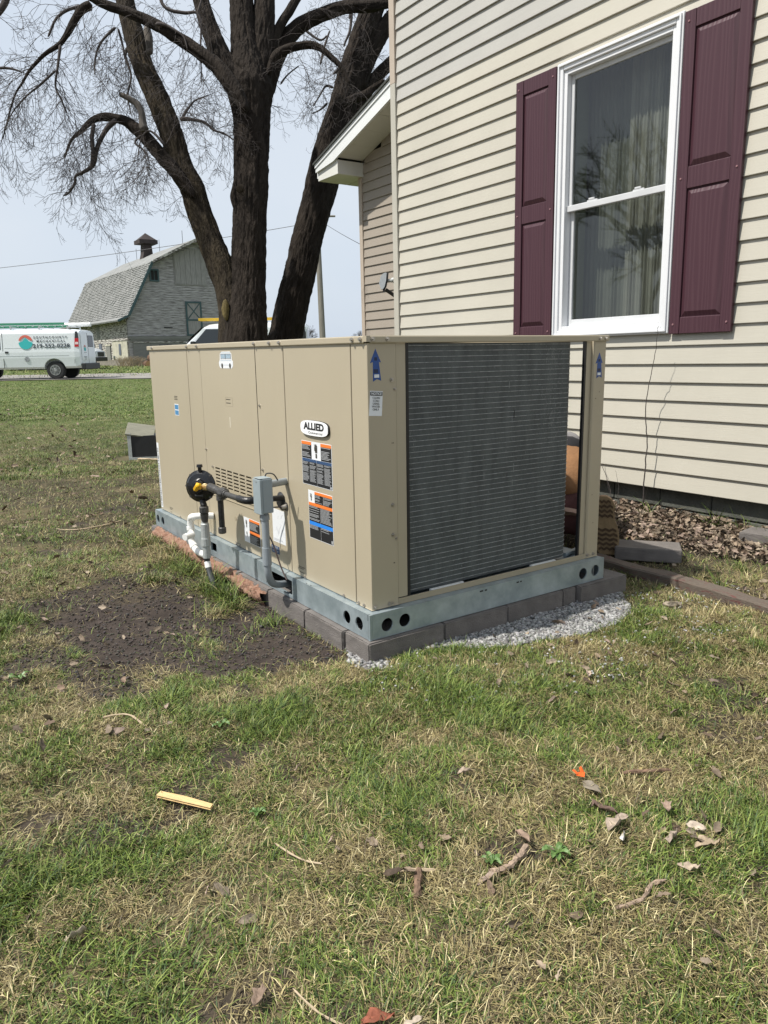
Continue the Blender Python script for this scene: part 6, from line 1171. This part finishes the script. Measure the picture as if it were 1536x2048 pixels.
# ================================================================== GRASS
def grass_area(name, X, Y, seed, ln, wd, green_bias, label, lite=False):
    g = np.random.default_rng(seed); n = len(X); t = tdist(X, Y); Z = gz(X, Y)
    n1 = fb(X, Y, 1.15, 4, 71); n2 = fb(X, Y, 3.3, 3, 72); n3 = fb(X, Y, 9, 2, 73)
    n4 = fb(X, Y, 22, 2, 75); gp = np.clip(.52+(n1-.5)*.8+(n2-.5)*1.1+(n3-.5)*1.8+(n4-.5)*1.9+green_bias, .06, .96); isg = g.random(n) < gp
    # tussocks
    a_lo = fb(X, Y, 1.6, 2, 74)*12.6; az = np.where(g.random(n) < .3, a_lo+g.normal(0, .8, n), g.uniform(0, 6.28, n)); lean = np.where(isg, g.gamma(3.6, .20, n), g.gamma(6, .19, n)); lean = np.clip(lean, .05, 1.45)
    tuft = np.clip((n2-.5)*4, 0, 1.2); L_ = ln*np.where(isg, g.uniform(.55, 1.25, n)*(1+.75*tuft*isg), g.uniform(.6, 1.5, n)); W_ = wd*np.where(isg, g.uniform(.7, 1.3, n), g.uniform(.5, 1.0, n))
    dx, dy = np.cos(az), np.sin(az); sx, sy = -dy, dx; curl = g.uniform(.1, .8, n)
    def pt(f): e = lean+curl*f; return np.sin(np.minimum(e, 1.62))*f, np.cos(np.minimum(e, 1.62))*f
    h1, v1 = pt(.5); h2, v2 = pt(1.0); tw_ = g.normal(0, .35, n); cs_, sn_ = np.cos(tw_), np.sin(tw_); wx, wy = sx*cs_-dx*sn_, sy*cs_-dy*sn_
    z0 = Z-.004+np.where(isg, 0, g.uniform(0, .010, n)); P0 = np.stack([X, Y, z0], -1); D = np.stack([dx, dy, 0*dx], -1); Wv = np.stack([wx, wy, 0*wx], -1)
    P1 = P0+D*(h1*L_)[:, None]; P1[:, 2] += v1*L_; P2 = P0+D*(h2*L_)[:, None]; P2[:, 2] += np.maximum(v2*L_, .002); P1[:, 2] += .002
    w0 = Wv*(W_*.5)[:, None]; V = np.stack([P0-w0, P0+w0, P1+w0*.85, P1-w0*.85, P2], 1).reshape(-1, 3); b = (np.arange(n)*5)[:, None]
    G1 = np.array([.090, .140, .024]); G2_ = np.array([.175, .22, .048]); G3 = np.array([.042, .078, .018]); S1 = np.array([.33, .27, .125]); S2 = np.array([.14, .105, .055]); S3 = np.array([.56, .485, .27])
    u = g.random((n, 1)); gr = np.where(u < .4, G1, np.where(u < .75, G2_, G3)); st_ = np.where(u < .55, S1, np.where(u < .85, S2, S3)); c = np.where(isg[:, None], gr, st_)*g.uniform(.55, 1.38, (n, 1))*(.8+.4*n3[:, None])
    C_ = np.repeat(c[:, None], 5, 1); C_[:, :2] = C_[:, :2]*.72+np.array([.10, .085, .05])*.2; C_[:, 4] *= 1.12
    if lite: me = npmesh(name, np.stack([P0-w0, P0+w0, P2], 1).reshape(-1, 3), (np.arange(n)*3)[:, None]+np.array([[0, 1, 2]]), C_[:, [0, 1, 4]].reshape(-1, 3))
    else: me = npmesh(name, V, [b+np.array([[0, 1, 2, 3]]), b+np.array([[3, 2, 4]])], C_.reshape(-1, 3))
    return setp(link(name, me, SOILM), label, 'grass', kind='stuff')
def keep(X, Y, g):
    pad = (X > -.03) & (X < 1.53) & (Y > -.025) & (Y < 2.64); inside = (X > 3.06) & (Y < 3.9) | (X > 4.63) & (Y < 7.0)
    d = dirt(X, Y); gv = gravel(X, Y); lit = flit(X, Y); cov = fb(X, Y, 4.2, 3, 81); p = np.where(d > .9, .018+.08*(cov > .60), np.where(d > .78, .09, np.where(d > .6, .34, np.where(d > .3, .36, np.where(d > .1, .60, .97))))); p = np.where(gv, .012, p); p = np.where(lit, .10, p); c5 = fb(X, Y, 13, 2, 82); p = np.where((cov < .38) | (c5 < .30), p*.38, p)
    box = (np.abs(X-1.04) < .25) & (np.abs(Y-6.42) < .22)
    hid = (X > .3) & (Y > 1.2) & (X < 3.2) & (X-.3 > (Y-2.6)*.35); p = np.where(hid, p*.2, p)
    return (~pad) & (~inside) & (~box) & (g.random(len(X)) < p)
def field(n, t0, t1, px0, px1, seed, near=True):
    g = np.random.default_rng(seed); t = np.sqrt(g.uniform(t0*t0, t1*t1, n)) if near else np.exp(g.uniform(math.log(t0), math.log(t1), n)); lat_ = (g.uniform(px0, px1, n)-768)/FPX*(.978*t+.26)
    X = CAM[0]+HF[0]*t+HR[0]*lat_; Y = CAM[1]+HF[1]*t+HR[1]*lat_; k = keep(X, Y, g); return X[k], Y[k]
for i, (n, t0, t1, a, b, nr, ln, wd, gb_, lb) in enumerate((
    (290000, 1.0, 3.3, -120, 1660, True, .035, .0026, .13, 'patchy green and straw grass in the foreground lawn'),
    (190000, 3.2, 8.0, -300, 1900, False, .035, .0034, .12, 'thin mixed green and straw grass around the unit and soil patch'),
    (170000, 7.0, 15.0, -200, 400, False, .036, .0062, .26, 'short green lawn with straw flecks to the left of the unit'),
    (110000, 14.0, 32.0, -150, 400, False, .040, .016, .40, 'far green lawn reaching to the drive'),
    (26000, 7.0, 30.0, 420, 1700, False, .07, .016, .2, 'lawn behind the unit and house'),
    (26000, 35.0, 62.0, -100, 800, False, .12, .05, .10, 'rough grass between the drive and the barn'))):
    X, Y = field(n, t0, t1, a, b, 100+i, nr); grass_area('grass', X, Y, 200+i, ln, wd, gb_, lb, lite=t0 > 6)
def thatch(n, t0, t1, a, b, seed):
    X, Y = field(n, t0, t1, a, b, seed); grass_area('thatch', X, Y, seed+1, .030, .0021, -.62, 'matted dead thatch lying flat between the green blades', lite=True)
thatch(200000, 1.0, 4.2, -120, 1660, 301)
# denser upright tufts
def tufts(cs, seed, nper, ln, label, gbias=.6, wd=.0028, name='grass_tufts'):
    g = np.random.default_rng(seed); X, Y = [], []
    for x, y, r_ in cs: m = int(nper*(r_/.08)**1.2); a = g.uniform(0, 6.28, m); q = np.abs(g.normal(0, r_*.6, m)); X.append(x+q*np.cos(a)); Y.append(y+q*np.sin(a))
    X, Y = np.concatenate(X), np.concatenate(Y); k = ~((X > -.03) & (X < 1.53) & (Y > -.022)); grass_area(name, X[k], Y[k], seed+1, ln, wd, gbias, label)
g = np.random.default_rng(61); cs = []
while len(cs) < 150:
    t = g.uniform(1.2, 5); lp = (g.uniform(-50, 1600)-768)/FPX*t; x = CAM[0]+HF[0]*t+HR[0]*lp; y = CAM[1]+HF[1]*t+HR[1]*lp
    if fb(np.array([x]), np.array([y]), 3.3, 3, 72)[0] > .48 and dirt(np.array([x]), np.array([y]))[0] < .3 and not gravel(np.array([x]), np.array([y]))[0] and not (-.1 < x < 1.6 and -.1 < y < 2.7) and x < 2.9: cs.append((x, y, g.uniform(.03, .10)))
tufts(cs, 62, 55, .046, 'darker green upright tufts through the front lawn', .5)
tufts([(.22, -.10, .05), (.33, -.14, .06), (.12, -.08, .04), (.52, -.27, .04), (-.05, -.12, .05), (.02, -.16, .05), (-.12, .60, .03), (1.66, -.10, .05), (1.75, .15, .06), (1.55, -.2, .06)], 63, 150, .06, 'fresh green tufts growing along the paving blocks and gravel', .35)
tufts([(-.16, 1.12, .07), (-.20, 1.22, .06), (-.14, 1.02, .05)], 64, 190, .13, 'tall green tuft growing round the foot of the gas line', .8, .003)
tufts([(-.15, 1.55, .12), (-.2, 1.8, .14), (-.12, 2.0, .14), (-.18, 2.3, .15), (-.1, 1.35, .1), (-.18, .92, .09), (-.3, .88, .08), (-.38, 1.5, .12)], 65, 230, .085, 'long straw and green grass along the side rail of the unit', -.05)
tufts([(2.95, .2, .06), (2.98, .0, .07), (3.0, -.15, .06), (2.96, .38, .05), (2.9, .85, .05), (2.7, -.2, .08), (1.9, -.3, .06), (2.35, .85, .05)], 66, 60, .17, 'long green blades growing against the foundation', .7, .0045)
tufts([(1.95, -.15, .14), (2.1, -.35, .16), (2.0, -.6, .15), (2.3, -.2, .14), (1.5, -.55, .12)], 67, 160, .08, 'matted straw grass beyond the edging timber', -.35)
# broad-leaved weeds
def weed(x, y, s, n, seed, label):
    g = np.random.default_rng(seed); z = float(gz(x, y))+.01; mb = MB()
    for k in range(n):
        a = 6.28*k/n+g.uniform(-.3, .3); l = s*g.uniform(.7, 1.2); d = np.array([math.cos(a), math.sin(a), 0]); q = np.array([-d[1], d[0], 0]); el = g.uniform(.3, .8); P = [d*l*f+np.array([0, 0, l*el*math.sin(f*2.4)]) for f in (0, .3, .55, .8, 1)]; W_ = [.05, .16, .22, .16, .02]
        for i in range(4):
            w0, w1 = W_[i]*l*(1+.3*(i % 2)), W_[i+1]*l; mb.quad(P[i]-q*w0, P[i]+[0, 0, -.004], P[i+1]+[0, 0, -.004], P[i+1]-q*w1); mb.quad(P[i]+[0, 0, -.004], P[i]+q*w0, P[i+1]+q*w1, P[i+1]+[0, 0, -.004])
    o_ = obj('broadleaf_weed', mb, WEEDM, local=True); o_.location = (x, y, z); setp(o_, label, 'weed')
WEEDM = mat('weed_leaf', (.10, .18, .045), .5, 0, .15, 30)
weed(-.44, -1.18, .026, 11, 1, 'bright green leafy weed behind the curved bark piece'); weed(-.30, -1.25, .032, 12, 2, 'bright green leafy weed right of the curved bark piece'); weed(-.80, -.66, .028, 6, 3, 'small round-leaved weed right of the wooden stake'); weed(-.70, -.18, .03, 6, 4, 'small green weed in the lawn below the soil patch'); weed(-1.17, .62, .035, 7, 5, 'yellow-green weed at the left edge of the soil patch')
